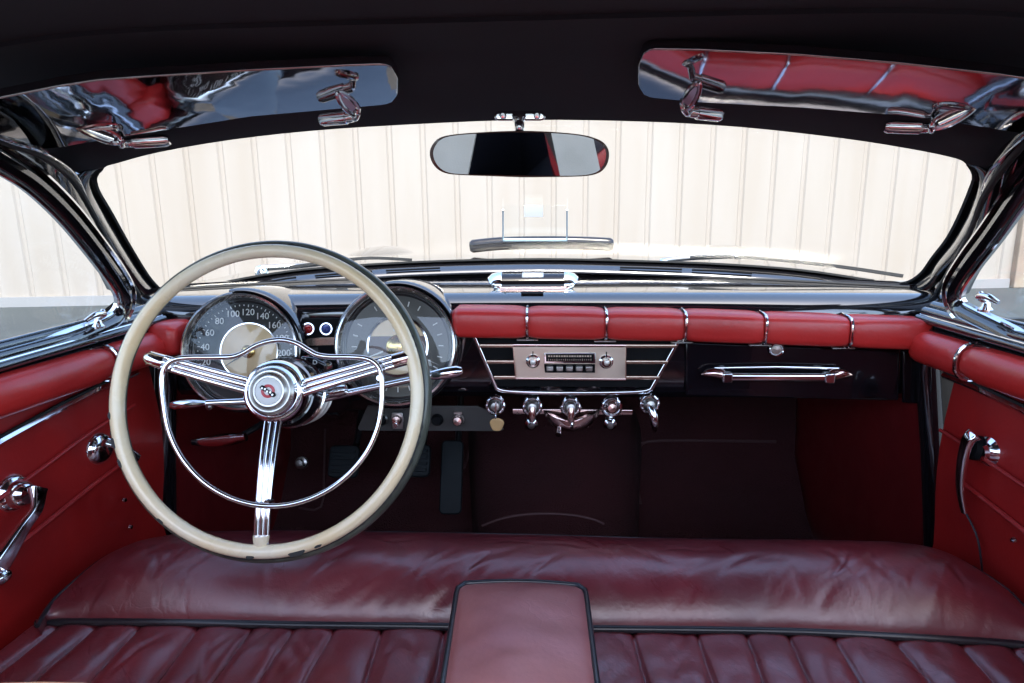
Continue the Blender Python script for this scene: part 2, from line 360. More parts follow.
# header + headliner
def roofz(X, Y):
    u = abs((X-XC)/.70)
    base = interp(Y, [-1.3, -.9, -.3, .3, .66, .80], [1.20, 1.30, 1.365, 1.365, 1.345, 1.328])
    return base - .055*min(u, 1.15)**6
hx = spl([W(x, y) for x, y in [(95, 182)]+[(104, 168)]+WTOP+[(966, 164), (976, 182)]], 3)
row0 = hx
n = len(row0)
row1 = [p+V((0, -.035, .012)) for p in row0]
row2 = []
rowsR = []
for Yb in (.80, .72, .6, .45, .3, .18, .08):
    r = []
    for i, p in enumerate(row0):
        s_ = i/(n-1)*2-1
        X = XC + .74*math.copysign(abs(s_)**1.0, s_)
        Yv = Yb
        if Yb > .7: X = lerp(p.x, X, (.96-Yb)/.26)
        if Yb >= .6: Yv = min(Yb, p.y-.05-.0*(.8-Yb)) if Yb > .75 else min(Yb, p.y-.12)
        r.append(V((X, Yv, roofz(X, Yv))))
    rowsR.append(r)
MB().slab([row0, row1]+rowsR[:2], (0, .004, .012)).build('header_cover', FABRIC, car, sharp=60)
MB().slab([[p+V((0, .03, .004)) for p in rowsR[1]]]+rowsR[2:], (0, 0, .01)).build('roof_lining', FABRIC, car, sharp=60)
MB().slab([[p+V((0, .022, .034)) for p in row0]]+[[p+V((0, 0, .035)) for p in r] for r in rowsR], (0, 0, .008)).build('roof', PAINT, car, sharp=60)
# doors: vertical planes below the belt, leaning inwards above it
DL0, DR0 = V((-.655, 1.03, .94)), V((.645, 1.03, .945))
dirL = V((-.10, -1, 0)).normalized(); dirR = V((.10, -1, 0)).normalized()
nL = V((-dirL.y, dirL.x, 0)); nL = nL if nL.x > 0 else -nL
nR = V((-dirR.y, dirR.x, 0)); nR = nR if nR.x < 0 else -nR
LEAN = math.tan(math.radians(14))
upL = V((LEAN, 0, 1)).normalized(); upR = V((-LEAN, 0, 1)).normalized()
nLu = dirL.cross(upL); nLu = nLu if nLu.x > 0 else -nLu
nRu = dirR.cross(upR); nRu = nRu if nRu.x < 0 else -nRu
def dl(px, py, off=0): return onp(px, py, DL0+nL*off, nL)
def dr(px, py, off=0): return onp(px, py, DR0+nR*off, nR)
def dlu(px, py, off=0): return onp(px, py, DL0+nLu*off, nLu)
def dru(px, py, off=0): return onp(px, py, DR0+nRu*off, nRu)
WINL = [(-60, 150), (-25, 160), (0, 173), (28, 191), (60, 221), (90, 257), (110, 284), (117, 299), (113, 311), (98, 320), (50, 338), (0, 357), (-60, 380)]
WINR = [(1090, 128), (1060, 158), (1024, 207), (1000, 240), (978, 268), (963, 291), (964, 302), (975, 309), (1000, 321), (1024, 333), (1080, 360)]
FRL = [(-60, 128), (-25, 136), (0, 146), (28, 160), (56, 188), (86, 228), (109, 264), (124, 294)]
FRR = [(1100, 80), (1070, 112), (1036, 150), (1016, 186), (996, 222), (974, 256), (960, 277), (950, 298)]
PAL = [(-60, 112), (-25, 124), (0, 136), (40, 147), (72, 166), (80, 190), (97, 228), (138, 292)]
PAR = [(1105, 60), (1075, 88), (1045, 118), (1010, 140), (992, 160), (991, 190), (977, 226), (933, 296)]
def ext(pts, side):
    """run a door path on to the back of the cabin"""
    return pts
for side in (-1, 1):
    fr, pa, win = (FRL, PAL, WINL) if side < 0 else (FRR, PAR, WINR)
    du = dlu if side < 0 else dru
    nU = nLu if side < 0 else nRu; nD = nL if side < 0 else nR; dD = dirL if side < 0 else dirR
    D0 = DL0 if side < 0 else DR0; uP = upL if side < 0 else upR
    d_ = dl if side < 0 else dr
    B = spl([du(x, y, -.005) for x, y in fr], 4)
    A = []
    for i, (x, y) in enumerate(pa):
        if i < 4: A.append(du(x, y, .03))
        else: A.append(W(x, y, -.004))
    A = spl(A, 4)
    rows = []
    for k in range(6):
        t_ = k/5
        rows.append([A[i].lerp(B[i], t_)+(nU*.014*math.sin(PI*t_)) for i in range(len(A))])
    MB().slab(rows, nU*-.03).build('windscreen_pillar', PAINT, car, sharp=60)
    # weather strip and bright strips on the pillar
    q = MB().tube([p.lerp(b_, .55)+nU*.014 for p, b_ in zip(A, B)], .0045, 8); q.build('pillar_seal', RUBBER, car)
    q = MB().tube([p.lerp(b_, .30)+nU*.011 for p, b_ in zip(A, B)], .0022, 8); q.build('pillar_bead', CHROME, car)
    # ---- door
    bl = 1.42
    L0 = D0+dD*0
    # panel: below the belt
    def P(s_, z, off=0): return D0+dD*s_+V((0, 0, z-D0.z))+nD*off
    rows = []
    for k in range(15):
        z = lerp(.905, .30, k/14)
        rows.append([P(s_, z, -.004+.012*math.sin(PI*min(max((.90-z)/.28, 0), 1))+(.006 if z < .60 else 0)) for s_ in [lerp(.0 if side < 0 else .045, 1.35, i/24) for i in range(25)]])
    door = MB().slab(rows, nD*-.05).build('door', RED, car, sharp=60)
    if side < 0: door['label'] = 'left door in red leather with window crank and grab handle'
    else: door['label'] = 'right door in red leather with a single curved handle'
    # window frame
    wp = spl([du(x, y, .0) for x, y in win], 6)
    nref = (lambda p, nU=nU: nU)
    # frame lies outside the opening: decide the sign from the opening's middle
    cc = du(40, 270) if side < 0 else du(1010, 290)
    t_ = (wp[31]-wp[29]).normalized(); sd = t_.cross((nU-t_*nU.dot(t_)).normalized())
    sgn = 1 if (wp[30]-cc).dot(sd) > 0 else -1
    def pf(lst): return [(a*sgn, c) for a, c in lst]
    MB().sweep(wp, pf([(0, -.003), (0, .006), (.004, .012), (.011, .015), (.018, .012), (.021, .004), (.021, -.008)]), nref).build('window_frame', PAINT, door)
    MB().sweep(wp, pf([(.0225, .0), (.0235, .009), (.027, .011), (.0305, .009), (.0315, .0)]), nref).build('bright_bead', CHROME, door)
    MB().sweep(wp, pf([(-.003, -.003), (-.003, .003), (-.001, .005), (-.001, -.003)]), nref).build('glass_channel', CHROME, door)
    # window glass
    gl = [du(x, y, -.006) for x, y in win]
    o_ = D0+dD*1.0
    MB().prism(gl, nU*-.004).build('window_glass', SIDEG, door)
    # sill rails
    e0 = D0 + dD*-.02
    for off, zz, rr, mt_ in ((-.002, .984, .009, PAINT), (.012, .976, .008, PAINT), (.023, .966, .006, PAINT)):
        MB().tube(spl([P(s_, zz-.024*s_, off) for s_ in (-.02, .3, .7, 1.35)], 8), rr, 12).build('sill_rail', mt_, door)
    MB().slab([[P(s_, .985-.022*s_, -.03) for s_ in (-.03, .4, .9, 1.35)], [P(s_, .980-.022*s_, -.008) for s_ in (-.03, .4, .9, 1.35)], [P(s_, .952-.012*s_, .024) for s_ in (-.03, .4, .9, 1.35)]], (0, 0, -.012)).build('window_sill', PAINT, door)
    MB().tube([P(s_, .971-.022*s_, .0195) for s_ in (-.02, .5, 1.35)], .0022, 8).build('bright_bead', CHROME, door)
    # padded roll along the top of the door, in two lengths with a chrome bead between
    def rollring(s_, k, zc=.9245):
        pts = []
        for j in range(20):
            a = 2*PI*j/20; c, sn = math.cos(a), math.sin(a)
            w_, h_ = .036, .0275
            pts.append(P(s_, zc-.004*s_, .014) + nD*(w_*math.copysign(abs(c)**.75, c)*k) + V((0, 0, h_*math.copysign(abs(sn)**.8, sn)*k)))
        return pts
    sb = .122 if side < 0 else .105
    for a0, a1 in ((.0, sb-.003), (sb+.003, 1.3)):
        NN = 40; rows = []
        for i in range(NN+1):
            t_ = i/NN; s_ = lerp(a0, a1, t_); dd = min(s_-a0, a1-s_)
            k = .93+.07*min(1, (dd/.014))**.5
            if dd < 1e-6: k = .86
            rows.append(rollring(s_, k))
        q = MB().grid(rows, closeu=True); q.f.append(tuple(range(20))); q.f.append(tuple(len(q.v)-20+j for j in range(20)))
        q.build('padded_roll', REDP, door, sharp=50)
    ring = rollring(sb, 1.0)
    MB().tube([ring[j % 20] for j in range(-6, 8)], .0028, 8).build('roll_bead', CHROME, door)
    # slim bright strip
    st = [d_(x, y, .012) for x, y in (((136, 372), (100, 388), (60, 408), (0, 441), (-60, 480)) if side < 0 else ((945, 375), (975, 387), (1024, 410), (1080, 440)))]
    MB().sweep(st, [(-.004, 0), (-.004, .004), (0, .007), (.004, .004), (.004, 0)], nD).build('trim_strip', CHROME, door)
    MB().sweep([p+V((0, 0, .006)) for p in st], [(-.002, 0), (-.002, .004), (.002, .004), (.002, 0)], nD).build('strip_seal', RUBBER, door)
    # stitched crease
    cr_ = [d_(x, y, .013) for x, y in (((135, 455), (100, 480), (50, 520), (5, 556), (-60, 610)) if side < 0 else ((958, 480), (985, 500), (1024, 531), (1080, 575)))]
    MB().tube(spl(cr_, 4), .0035, 8).build('stitched_seam', RED, door)
    cr_ = [d_(x, y, .016) for x, y in (((135, 405), (90, 433), (40, 470), (-10, 505)) if side < 0 else ((940, 430), (965, 446), (1000, 470), (1060, 510)))]
    MB().tube(spl(cr_, 4), .0028, 8).build('stitched_seam', RED, door)
    for x, y in (((124, 500), (130, 527)) if side < 0 else ((1014, 540),)):
        p = d_(x, y, .014); MB().lathe(p, nD, [(0, .004), (.003, .003), (.004, 0)], 12).build('trim_screw', CHROME, door)
    # vent window catch on the sill
    cp = du(*(98, 322) if side < 0 else (986, 305), off=.018)
    q = MB()
    q.lathe(cp+V((0, 0, -.012)), V((0, 0, 1)), [(.009, .003), (.009, .006), (.0055, .010), (.0045, .016), (.0, .017)], 18)
    q.tube(spl([cp+V((0, 0, .004)), cp+nD*.012+V((0, 0, .012)), cp+dD*.016+nD*.013+V((0, 0, .014)), cp+dD*.032+nD*.010+V((0, 0, .008))], 5), lambda t: .003+.0016*math.sin(PI*t), 10)
    q.ball(cp+dD*-.012+V((0, 0, .012)), (.004, 0, 0), (0, .004, 0), (0, 0, .006), 12, 8)
    q.build('vent_catch', CHROME, door)
    if side < 0:
        # window crank
        o = dl(24, 494, .022)
        q = MB().lathe(o-nD*.022, nD, [(.026, 0), (.026, .006), (.022, .012), (.019, .014), (.016, .026), (.012, .030), (0, .031)], 32)
        cnk = q.build('window_crank', CHROME, door)
        e_ = dl(3, 552, .045)
        pa_ = spl([o+nD*.022+V((0, 0, .008)), o.lerp(e_, .25)+nD*.026, o.lerp(e_, .6)+nD*.016, e_+(e_-o)*.25], 6)
        MB().sweep(pa_, rrect(.0115, .006, .005, 3), nD, scale=lambda t: 1.15-.5*math.sin(PI*min(t*1.1, 1))).build('crank_arm', CHROME, cnk)
        p = dl(-4, 577, .03); q = MB().ball(p, nD*.016, dD*.017, V((0, 0, .011))); q.build('arm_rest_button', CHROME, door)
        # pull handle further forward
        o = dl(103, 449, .012)
        q = MB().lathe(o-nD*.012, nD, [(.026, 0), (.026, .006), (.021, .013), (.014, .017), (0, .018)], 28)
        h = q.build('door_handle', CHROME, door)
        MB().sweep(spl([o+nD*.008+V((0, 0, .012)), o+nD*.022+dD*-.012, o+nD*.022+dD*-.04+V((0, 0, -.03))], 5), rrect(.007, .0045, .004, 3), nD).build('lever', CHROME, h)
    else:
        o = dr(984, 452, .012)
        q = MB().lathe(o-nD*.012, nD, [(.022, 0), (.022, .006), (.018, .010), (.013, .013), (.012, .020), (0, .021)], 28)
        h = q.build('door_handle', CHROME, door)
        pts = [dr(*p, off=o_) for p, o_ in (((975, 434), .030), ((968, 441), .036), ((962, 463), .038), ((960, 488), .034), ((964, 513), .026))]
        MB().sweep(spl(pts, 6), rrect(.0085, .005, .004, 3), nD, scale=lambda t: 1.25-.75*t).build('lever', CHROME, h)
        MB().lathe(dr(978, 448, .0125), nD+V((-.2, 0, .2)), [(.0175, -.006), (.0185, .008), (.014, .013), (0, .015)], 24).build('handle_boss', DARK, h)
        MB().tube(spl([dr(966, 513, .012), dr(978, 540, .012), dr(983, 580, .012)], 5), .0015, 6).build('cord', PIPE, door)
    # jamb post at the front edge of the door, between door and dash
    jt = at(163, 350, 1.055) if side < 0 else at(930, 350, 1.055); jb = at(166, 545, 1.03) if side < 0 else at(936, 545, 1.03)
    jl_ = [V((jt.x, 1.055, .965)), V((jt.x, 1.055, .88)), jt.lerp(jb, .5), jb, V((jb.x, 1.02, .28))]
    MB().tube(jl_, .0185, 18, ref=V((0, -1, 0))).build('door_jamb', PAINT, car)
    MB().slab([[p+V((side*a_, b_, 0)) for a_, b_ in ((-.004, .02), (.03, .005), (.05, -.01), (.14, -.01))] for p in jl_], (0, .012, 0)).build('jamb_seal', RUBBER, car)
    MB().slab([[V((p.x-side*.012, y, p.z)) for y in (1.05, 1.25, 1.45, 1.62)] for p in jl_], (side*.012, 0, 0)).build('kick_panel', KICK, car)
    # rear quarter and outer shell behind the door
    X = side*.76+XC
    MB().slab([[V((X, y, z)) for y in (-.32, -.6, -1.0, -1.5)] for z in (.97, .6, .25)], (side*.03, 0, 0)).build('rear_side_panel', RED, car)
    MB().slab([[V((X-side*.02-side*.12*t_, y+.03*t_, .97+.36*t_)) for y in (-.36, -.46)] for t_ in (0, .5, 1)], (side*.03, 0, 0)).build('side_post', PAINT, car)
    MB().slab([[V((X-side*.02-side*.12*t_, y, .97+.33*t_)) for y in (-1.0+.1*t_, -1.5+.3*t_)] for t_ in (0, .5, 1)], (side*.03, 0, 0)).build('rear_post', PAINT, car)
    MB().slab([[V((X+side*.03, y, z)) for y in (1.62, 1.0, 0, -1.5)] for z in (.30, .22)], (-side*.05, 0, 0)).build('body_sill', PAINT, car)
# rear of the cabin (seen in the driving mirror only)
MB().slab([[V((x, y, z)) for x in (-.70, -.3, .3, .70)] for y, z in ((-.75, .55), (-.85, .75), (-.98, .95), (-1.03, .955))], (0, -.05, -.02)).build('rear_bench', REDP, car, sub=1)
MB().slab([[V((x, y, .955)) for x in (-.74, 0, .74)] for y in (-1.03, -1.5)], (0, 0, -.02)).build('rear_shelf', FABRIC, car)
for x0, x1 in ((-.74, -.46), (.46, .74)):
    MB().slab([[V((x+XC, -1.5+.3*t_, .955+.32*t_)) for x in (x0, x1)] for t_ in (0, .5, 1)], (0, -.02, 0)).build('rear_window_frame', PAINT, car)
# floor, bulkhead, tunnel
rows = []
for z, y in ((.93, 1.60), (.70, 1.60), (.52, 1.58), (.40, 1.48), (.31, 1.34), (.29, 1.1), (.28, .5), (.28, -1.5)):
    rows.append([V((x, y, z)) for x in [-.68+1.34*i/30 for i in range(31)]])
MB().slab(rows, (0, .02, -.03)).build('floor_carpet', CARPET, car, sharp=70)
MB().slab([[V((x, y, z)) for x in (-.74, 0, .70)] for y, z in ((1.63, .955), (1.63, .25))], (0, .02, 0)).build('bulkhead', PAINTS, car)
# transmission hump
rows = []
for i in range(13):
    y = lerp(1.585, .6, i/12); h = interp(y, [.6, 1.15, 1.3, 1.45, 1.6], [.10, .12, .15, .19, .22]); wd_ = interp(y, [.6, 1.2, 1.6], [.13, .16, .23])
    bz = interp(y, [.6, 1.1, 1.34, 1.48, 1.58], [.275, .285, .31, .395, .52])
    rows.append([V((.045+wd_*math.cos(PI*k/16), y, bz+h*math.sin(PI*k/16)**.8)) for k in range(17)])
MB().slab(rows, (0, .003, -.006)).build('transmission_tunnel', CARPET, car, sharp=70)
bk = [(1.355, .325), (1.48, .40), (1.575, .525), (1.592, .70)]
def fw_(px, py):
    """point on the carpet in front of the seats"""
    best = None
    d = ray(px, py)
    for (y0, z0), (y1, z1) in zip([(1.60, .93), (1.60, .70), (1.58, .52), (1.48, .40), (1.34, .31), (1.1, .29)], [(1.60, .70), (1.58, .52), (1.48, .40), (1.34, .31), (1.1, .29), (.5, .28)]):
        nn = V((0, z1-z0, -(y1-y0))); p = onp(px, py, (0, y0, z0), nn)
        if min(z0, z1)-1e-6 <= p.z <= max(z0, z1)+1e-6: return p + V((0, -.006, .006))
    return p
for r_, pl in ((.004, ((640, 505), (636, 480), (639, 452), (648, 443), (700, 442), (775, 443))), (.004, ((813, 416), (820, 440), (826, 465))), (.005, ((823, 470), (850, 500), (885, 540))),
               (.004, ((832, 478), (866, 510), (900, 546))), (.004, ((622, 430), (629, 465), (632, 505))), (.004, ((474, 430), (470, 450), (464, 470))),
               (.004, ((205, 530), (226, 505), (250, 480))), (.004, ((215, 532), (238, 506), (262, 480))), (.003, ((326, 430), (325, 470), (322, 508), (300, 509)))):
    MB().tube(spl([fw_(*p) for p in pl], 3), r_, 8).build('carpet_edging', CARPIPE, car)
hp = spl([at(x, y, 1.13) for x, y in ((482, 526), (500, 519), (520, 515), (545, 513.5), (572, 515), (592, 519), (604, 524))], 4)
MB().tube(hp, .0025, 8).build('tunnel_seam', CARPIPE, car)
# pedals
def pedal(px, py, w_, h_, Y, tilt, ribs):
    c = at(px, py, Y); ux = V((1, 0, 0)); uy = V((0, math.sin(tilt), math.cos(tilt))); un = ux.cross(uy)
    q = MB().prism([c+ux*a+uy*b_ for a, b_ in rrect(w_, h_, .012)], un*-.014) if un.y > 0 else MB().prism([c+ux*a+uy*b_ for a, b_ in rrect(w_, h_, .012)], un*.014)
    sgn_ = -1 if un.y > 0 else 1
    o = q.build('pedal', RUBBERB, car, bevel=.003)
    if ribs:
        q = MB()
        for k in range(4): q.box(c+uy*h_*(-.6+.4*k)+un*sgn_*.016, ux*w_*.8, uy*.0035, un*.003)
        q.build('tread', RUBBERB, o, bevel=.001)
    MB().tube([c-un*sgn_*.005, c-un*sgn_*.08+uy*.05, c-un*sgn_*.12+uy*.25], .008, 8).build('pedal_arm', PAINTS, o)
pedal(345, 462, .034, .036, 1.34, .5, True); pedal(416, 461, .034, .036, 1.34, .5, True); pedal(452, 477, .026, .085, 1.40, .45, False)
c = fw_(303, 464); MB().lathe(c, V((0, -1, .3)), [(.016, -.004), (.016, .008), (.010, .010), (.009, .02), (0, .021)], 20).build('dip_switch', SATIN, car)
# fresh-air pull / hand brake under the dash
a_ = at(193, 442, 1.06); b_ = at(246, 437, 1.04); c_ = at(262, 424, 1.08)
hb = MB().sweep(spl([a_, a_.lerp(b_, .5)+V((0, 0, -.002)), b_], 6), rrect(.008, .011, .0075, 4), V((0, 0, 1)), scale=lambda t: .35+.75*math.sin(PI*min(max(t, .06), .93))**.6).build('hand_brake', CHROME, car)
MB().tube([b_+V((-.01, .01, 0)), c_, c_+V((.01, .1, .03))], .006, 10).build('brake_rod', PAINTS, hb)
# bonnet, wings, scoop
rows = []
for i in range(15):
    t_ = i/14; r = []
    for k in range(25):
        x = -.95+1.9*k/24; u = x/.72
        y0 = 1.46-.2*min(abs(u), 1.25)**2
        y = lerp(y0, 3.0, t_)
        z = interp(t_, [0, .06, .5, .85, 1], [1.0, .995, .985, .955, .87]) - .22*(max(0, abs(x)-.74)/.21)**2
        r.append(V((x+XC, y, z)))
    rows.append(r)
MB().slab(rows, (0, 0, -.02)).build('bonnet', PAINT, car, sharp=70)
for px, py in ((371, 252), (738, 251)):
    c = at(px, py, 2.55); q = MB().ball(c+V((0, .1, -.10)), (.16, 0, 0), (0, .55, 0), (0, 0, .115), 32, 16); q.build('wing_crest', PAINT, car)
# air scoop bar
sc = [at(x, y, 2.2) for x, y in ((470, 246.5), (500, 243.5), (541, 242.5), (583, 243), (613, 244.5))]
q = MB().sweep(spl(sc, 6), [(a, c) for a, c in rrect(.03, .022, .018, 5)], V((0, 0, 1)), scale=lambda t: 1 if .02 < t < .98 else .72)
q.build('air_scoop', PAINTD, car, bevel=.003)
# ------------------------------------------------------------------ wipers
for k, (pts, bl, lb) in enumerate((([(664, 261), (690, 258), (738, 256.5)], [(690, 257.5), (740, 257), (800, 262), (850, 268), (903, 276)], 'chrome armed wiper with long black blade lying across the passenger side of the windscreen'),
                    ([(262, 268), (300, 266), (340, 262)], [(290, 267), (330, 262), (370, 258), (412, 260)], 'short wiper seen through the rim of the steering wheel at the foot of the windscreen'))):
    p0 = W(*pts[0], dy=.05)
    t = thing('windscreen_wiper', lb, 'wiper', p0, 'windscreen wipers')
    MB().tube(spl([W(*p, dy=.045)+V((0, 0, .0)) for p in pts], 5), lambda t_: .007-.003*t_, 10).build('wiper_arm', SATIN, t)
    MB().lathe(p0+V((0, 0, -.02)), V((0, -.2, 1)), [(.016, 0), (.015, .018), (.010, .026), (0, .027)], 20).build('pivot', CHROME, t)
    bp = spl([W(*p, dy=.03) for p in bl], 5)
    MB().sweep(bp, [(-.003, -.004), (-.003, .003), (.003, .003), (.003, -.004)], V((0, -1, .2))).build('wiper_blade', RUBBER, t)
    MB().ball(W(*pts[-1], dy=.035), (.014, 0, 0), (0, .006, 0), (0, 0, .006), 12, 8).build('blade_clip', CHROME, t)
# ------------------------------------------------------------------ permit holder and sticker on the windscreen
p0 = W(535, 240)
t = thing('permit_holder', 'clear plastic permit holder with pale blue edges standing in the windscreen centre', 'holder', p0)
cn = [W(503, 206, -.006), W(567, 206, -.006), W(567, 240, -.006), W(503, 240, -.006)]
nn = (cn[1]-cn[0]).cross(cn[3]-cn[0]).normalized()
MB().prism(cn, nn*.002).build('sleeve', CLEAR, t)
q = MB()
for a, b2 in ((cn[0], cn[3]), (cn[1], cn[2])): q.tube([a.lerp(b2, .1), b2], .0016, 6)
q.tube([cn[3], cn[2]], .0035, 8); q.build('sleeve_edge', CLEARE, t)
st = MB().prism([W(524, 205, -.004), W(543, 205, -.004), W(543, 217, -.004), W(524, 217, -.004)], (0, -.0006, 0)).build('windscreen_sticker', PAPER)
tag(st, 'small plain white sticker on the windscreen glass just below the driving mirror', 'sticker')
# ------------------------------------------------------------------ driving mirror
hd = W(520, 118, -.03)
t = thing('rear_view_mirror', 'wide oval driving mirror hanging from a chrome bracket at the windscreen top', 'mirror', hd)
Ym = .86
outl = [(431, 155), (433, 146), (441, 138), (458, 134.5), (490, 132.5), (520, 132), (550, 132.5), (580, 135), (598, 140), (606, 147), (608, 156), (605, 166), (597, 173), (580, 176), (540, 176.3), (500, 175.6), (460, 174.6), (444, 172), (435, 165)]
cm_ = at(520, 154, Ym); mn = (CAM+V((.13, -.1, .0))-cm_).normalized()
ol = spl([onp(x, y, cm_, mn) for x, y in outl], 4, True)
ctr = sum(ol, V((0, 0, 0)))/len(ol)
rows = [[p+(p-ctr).normalized()*.0015 for p in ol], [p+(p-ctr).normalized()*.0015-mn*.004 for p in ol], [ctr+(p-ctr)*.97-mn*.014 for p in ol], [ctr+(p-ctr)*.5-mn*.02 for p in ol], [ctr+(p-ctr)*.01-mn*.021 for p in ol]]
MB().grid([[ctr+(p-ctr)*.965+mn*.0005 for p in ol]]+rows, closeu=True).build('mirror_shell', RIMBROWN, t, sharp=60)
MB().prism([ctr+(p-ctr)*.975 for p in ol], mn*.0012).build('mirror_glass', MIRR, t)
s0 = at(519, 118, .878); s1 = at(520, 134, Ym+.015)
MB().tube(spl([s0+V((0, 0, .004)), s0.lerp(s1, .5)+V((0, -.004, 0)), s1], 6), [.009]*4+[.0065]*20, 14).build('stem', CHROME, t)
br = [at(x, y, .925) for x, y in rrect(25, 4.6, 4.5, 6)] if False else [at(520+a, 115.5-c,   .885) for a, c in rrect(25.5, 4.8, 4.6, 6)]
bk_ = MB().prism(br, V((0, -.008, -.002))).build('bracket', CHROME, t, bevel=.003, seg=3)
for px in (503, 537):
    c = at(px, 115.5, .8755); MB().lathe(c, V((0, -1, -.1)), [(.0045, 0), (.0045, .002), (.003, .004), (0, .0042)], 14).build('screw', CHROME, bk_)
# ------------------------------------------------------------------ sun visors
def visor(name_label, xs, ytop, ybot, x0, x1, clips, flip):
    YT, YB = (.774 if flip else .769), .875
    def yv(px, t_):
        u = uu(px); dY = -.045*u*u
        return lerp(YT, YB, t_)+dY
    NX = 70; rows = []
    for i in range(NX+1):
        px = lerp(x0, x1, i/NX)
        ta, tb = 0, 1
        e = 16.0
        for xe, on in ((x0, xs[0]), (x1, xs[1])):
            dd = abs(px-xe)
            if on and dd < e:
                c = 1-math.sqrt(max(0, 1-(1-dd/e)**2)); ta = max(ta, .34*c); tb = min(tb, 1-.26*c)
        pT, pB = at(px, interp(px, *ytop), yv(px, 0)), at(px, interp(px, *ybot), yv(px, 1))
        r = [pT.lerp(pB, lerp(ta, tb, k/8)) for k in range(9)]
        rows.append(r)
    root = thing('sun_visor', name_label, 'sun visor', rows[NX//2][8], 'folded sun visors')
    MB().slab(rows, (0, .006, .012)).build('visor_panel', VISOR if flip else VISORL, root, bevel=.002, sharp=50)
    for loop, cyl in clips:
        a, c = loop; Yl = .795
        A_ = at(*a, Yl); B_ = at(*c, Yl+.03); mid = (A_+B_)/2; ax = (B_-A_)*.5
        sdv = (mid-CAM).cross(ax).normalized()*.0070; lift = V((0, 0, 0))
        ring = [mid+ax*math.cos(2*PI*k/28)+sdv*math.sin(2*PI*k/28)*(1.0 + .25*math.cos(2*PI*k/28))+lift for k in range(28)]
        o = MB().tube(ring, .0030, 8, True).build('visor_clip', CHROME, root)
        MB().slab([[mid+ax*(.7*u_)+sdv*(.55*w_)+lift for u_ in (-1, -.3, .3, 1)] for w_ in (-1, 1)], (0, .0015, .002)).build('clip_plate', CHROME, o)
        C0 = at(*cyl[0], .845); C1 = at(*cyl[1], .855)
        q = MB(); dv = (C1-C0); ln = dv.length
        q.lathe(C0, dv, [(0, -.001), (.0055, 0), (.0065, .002), (.0065, ln*.2), (.0082, ln*.22), (.0082, ln*.9), (.006, ln*.99), (0, ln)], 18)
        q.build('pivot_tube', CHROME, o)
        MB().tube(spl([B_+lift, (B_+C0)/2+V((0, -.003, -.004)), C0], 4), .0045, 10).build('pivot_arm', CHROME, o)
visor('polished sun visor above the steering wheel, mirroring the cabin in blue and silver', (False, True), ([-40, 0, 60, 100, 150, 250, 350, 398], [108, 98, 86, 80, 76.5, 70.5, 65.5, 64]), ([-40, 0, 60, 100, 250, 398], [160, 153, 148, 141, 117, 104]), -30, 398,
      [(((74, 124), (121, 141)), ((124, 143), (170, 140))), (((338, 93), (357, 113)), ((354, 117), (320, 120)))], False)
visor('polished sun visor above the passenger seat, mirroring the red dashboard pad', (True, False), ([638, 700, 800, 900, 1000, 1060], [49, 50, 55, 63.5, 75, 84]), ([638, 700, 800, 900, 960, 1060], [97, 103, 108, 116, 124, 140]), 638, 1052,
      [(((699, 83), (684, 108)), ((690, 112), (722, 115.5))), (((975, 106), (932, 126)), ((930, 128), (884, 126.5)))], True)
# ------------------------------------------------------------------ dashboard
dash = thing('dashboard', 'black glossy dashboard with red padded top, two large round dials and a radio', 'dashboard', (XC, 1.08, .82))
def dprof(X):
    """section of the dashboard from the glass down and under, for one X"""
    u = min(abs(X-XC)/.70, 1.05)
    yb = 1.435-.2*u*u; k = (1-abs(u)**6*.0)
    zt = 1.012-.004*u*u
    dz = -.004*u*u
    pts = [(yb+.012, .9975+dz), (yb-.01, .9985+dz), (yb-.03, .9985+dz), (yb-.05, .9985+dz)]
    y1 = 1.105
    for t_ in (.06, .12, .3, .5, .7, .9, 1): pts.append((lerp(yb-.07, y1, t_), lerp(.9985, 1.0035, t_)+dz+.002*math.sin(PI*t_)))
    for a in range(10, 100, 10):
        r = math.radians(a); pts.append((y1-.042*math.sin(r), .968+dz+.0355*math.cos(r)))
    pts += [(1.0635, .955), (1.0645, .93), (1.065, .90), (1.067, .86), (1.070, .835), (1.076, .827), (1.085, .824), (1.15, .83), (1.25, .86)]
    return pts
XS = [-.70+1.39*i/80 for i in range(81)]
rows = []
cols_ = [dprof(X) for X in XS]
for j in range(len(cols_[0])): rows.append([V((X, cols_[i][j][0], cols_[i][j][1])) for i, X in enumerate(XS)])
MB().slab(rows, (0, .0, -.0) if False else (lambda p: V((0, .006, -.006)))).build('dash_panel', PAINT, dash, sharp=60)
# defroster slots in the moulding at the foot of the glass
for a, c in (((315, 273.5), (372, 269.5)), ((386, 269), (440, 267)), ((620, 267.3), (682, 269)), ((692, 269.6), (752, 272.4)), ((240, 282), (296, 275))):
    pl = []
    for k in range(7):
        x, y = lerp(a[0], c[0], k/6), lerp(a[1], c[1], k/6)
        wy = wbot(x); pl.append(at(x, wy+6.0, wsY(x, wy)-.026))
    MB().sweep(pl, rrect(.0019, .003, .0018, 3), V((0, -1, .2))).build('defroster_slot', DARK, dash)
# long dark joint between moulding and dash top, thin bright bead
def toplist(pts, z, off=0): return [onp(x, y, (0, 1.3, z), (0, 0, 1)) for x, y in pts]
MB().tube([V((X, 1.435-.2*min(abs(X-XC)/.70, 1.05)**2-.022, .9995-.004*(abs(X-XC)/.7)**2)) for X in XS], .003, 8).build('joint_strip', RUBBER, dash)
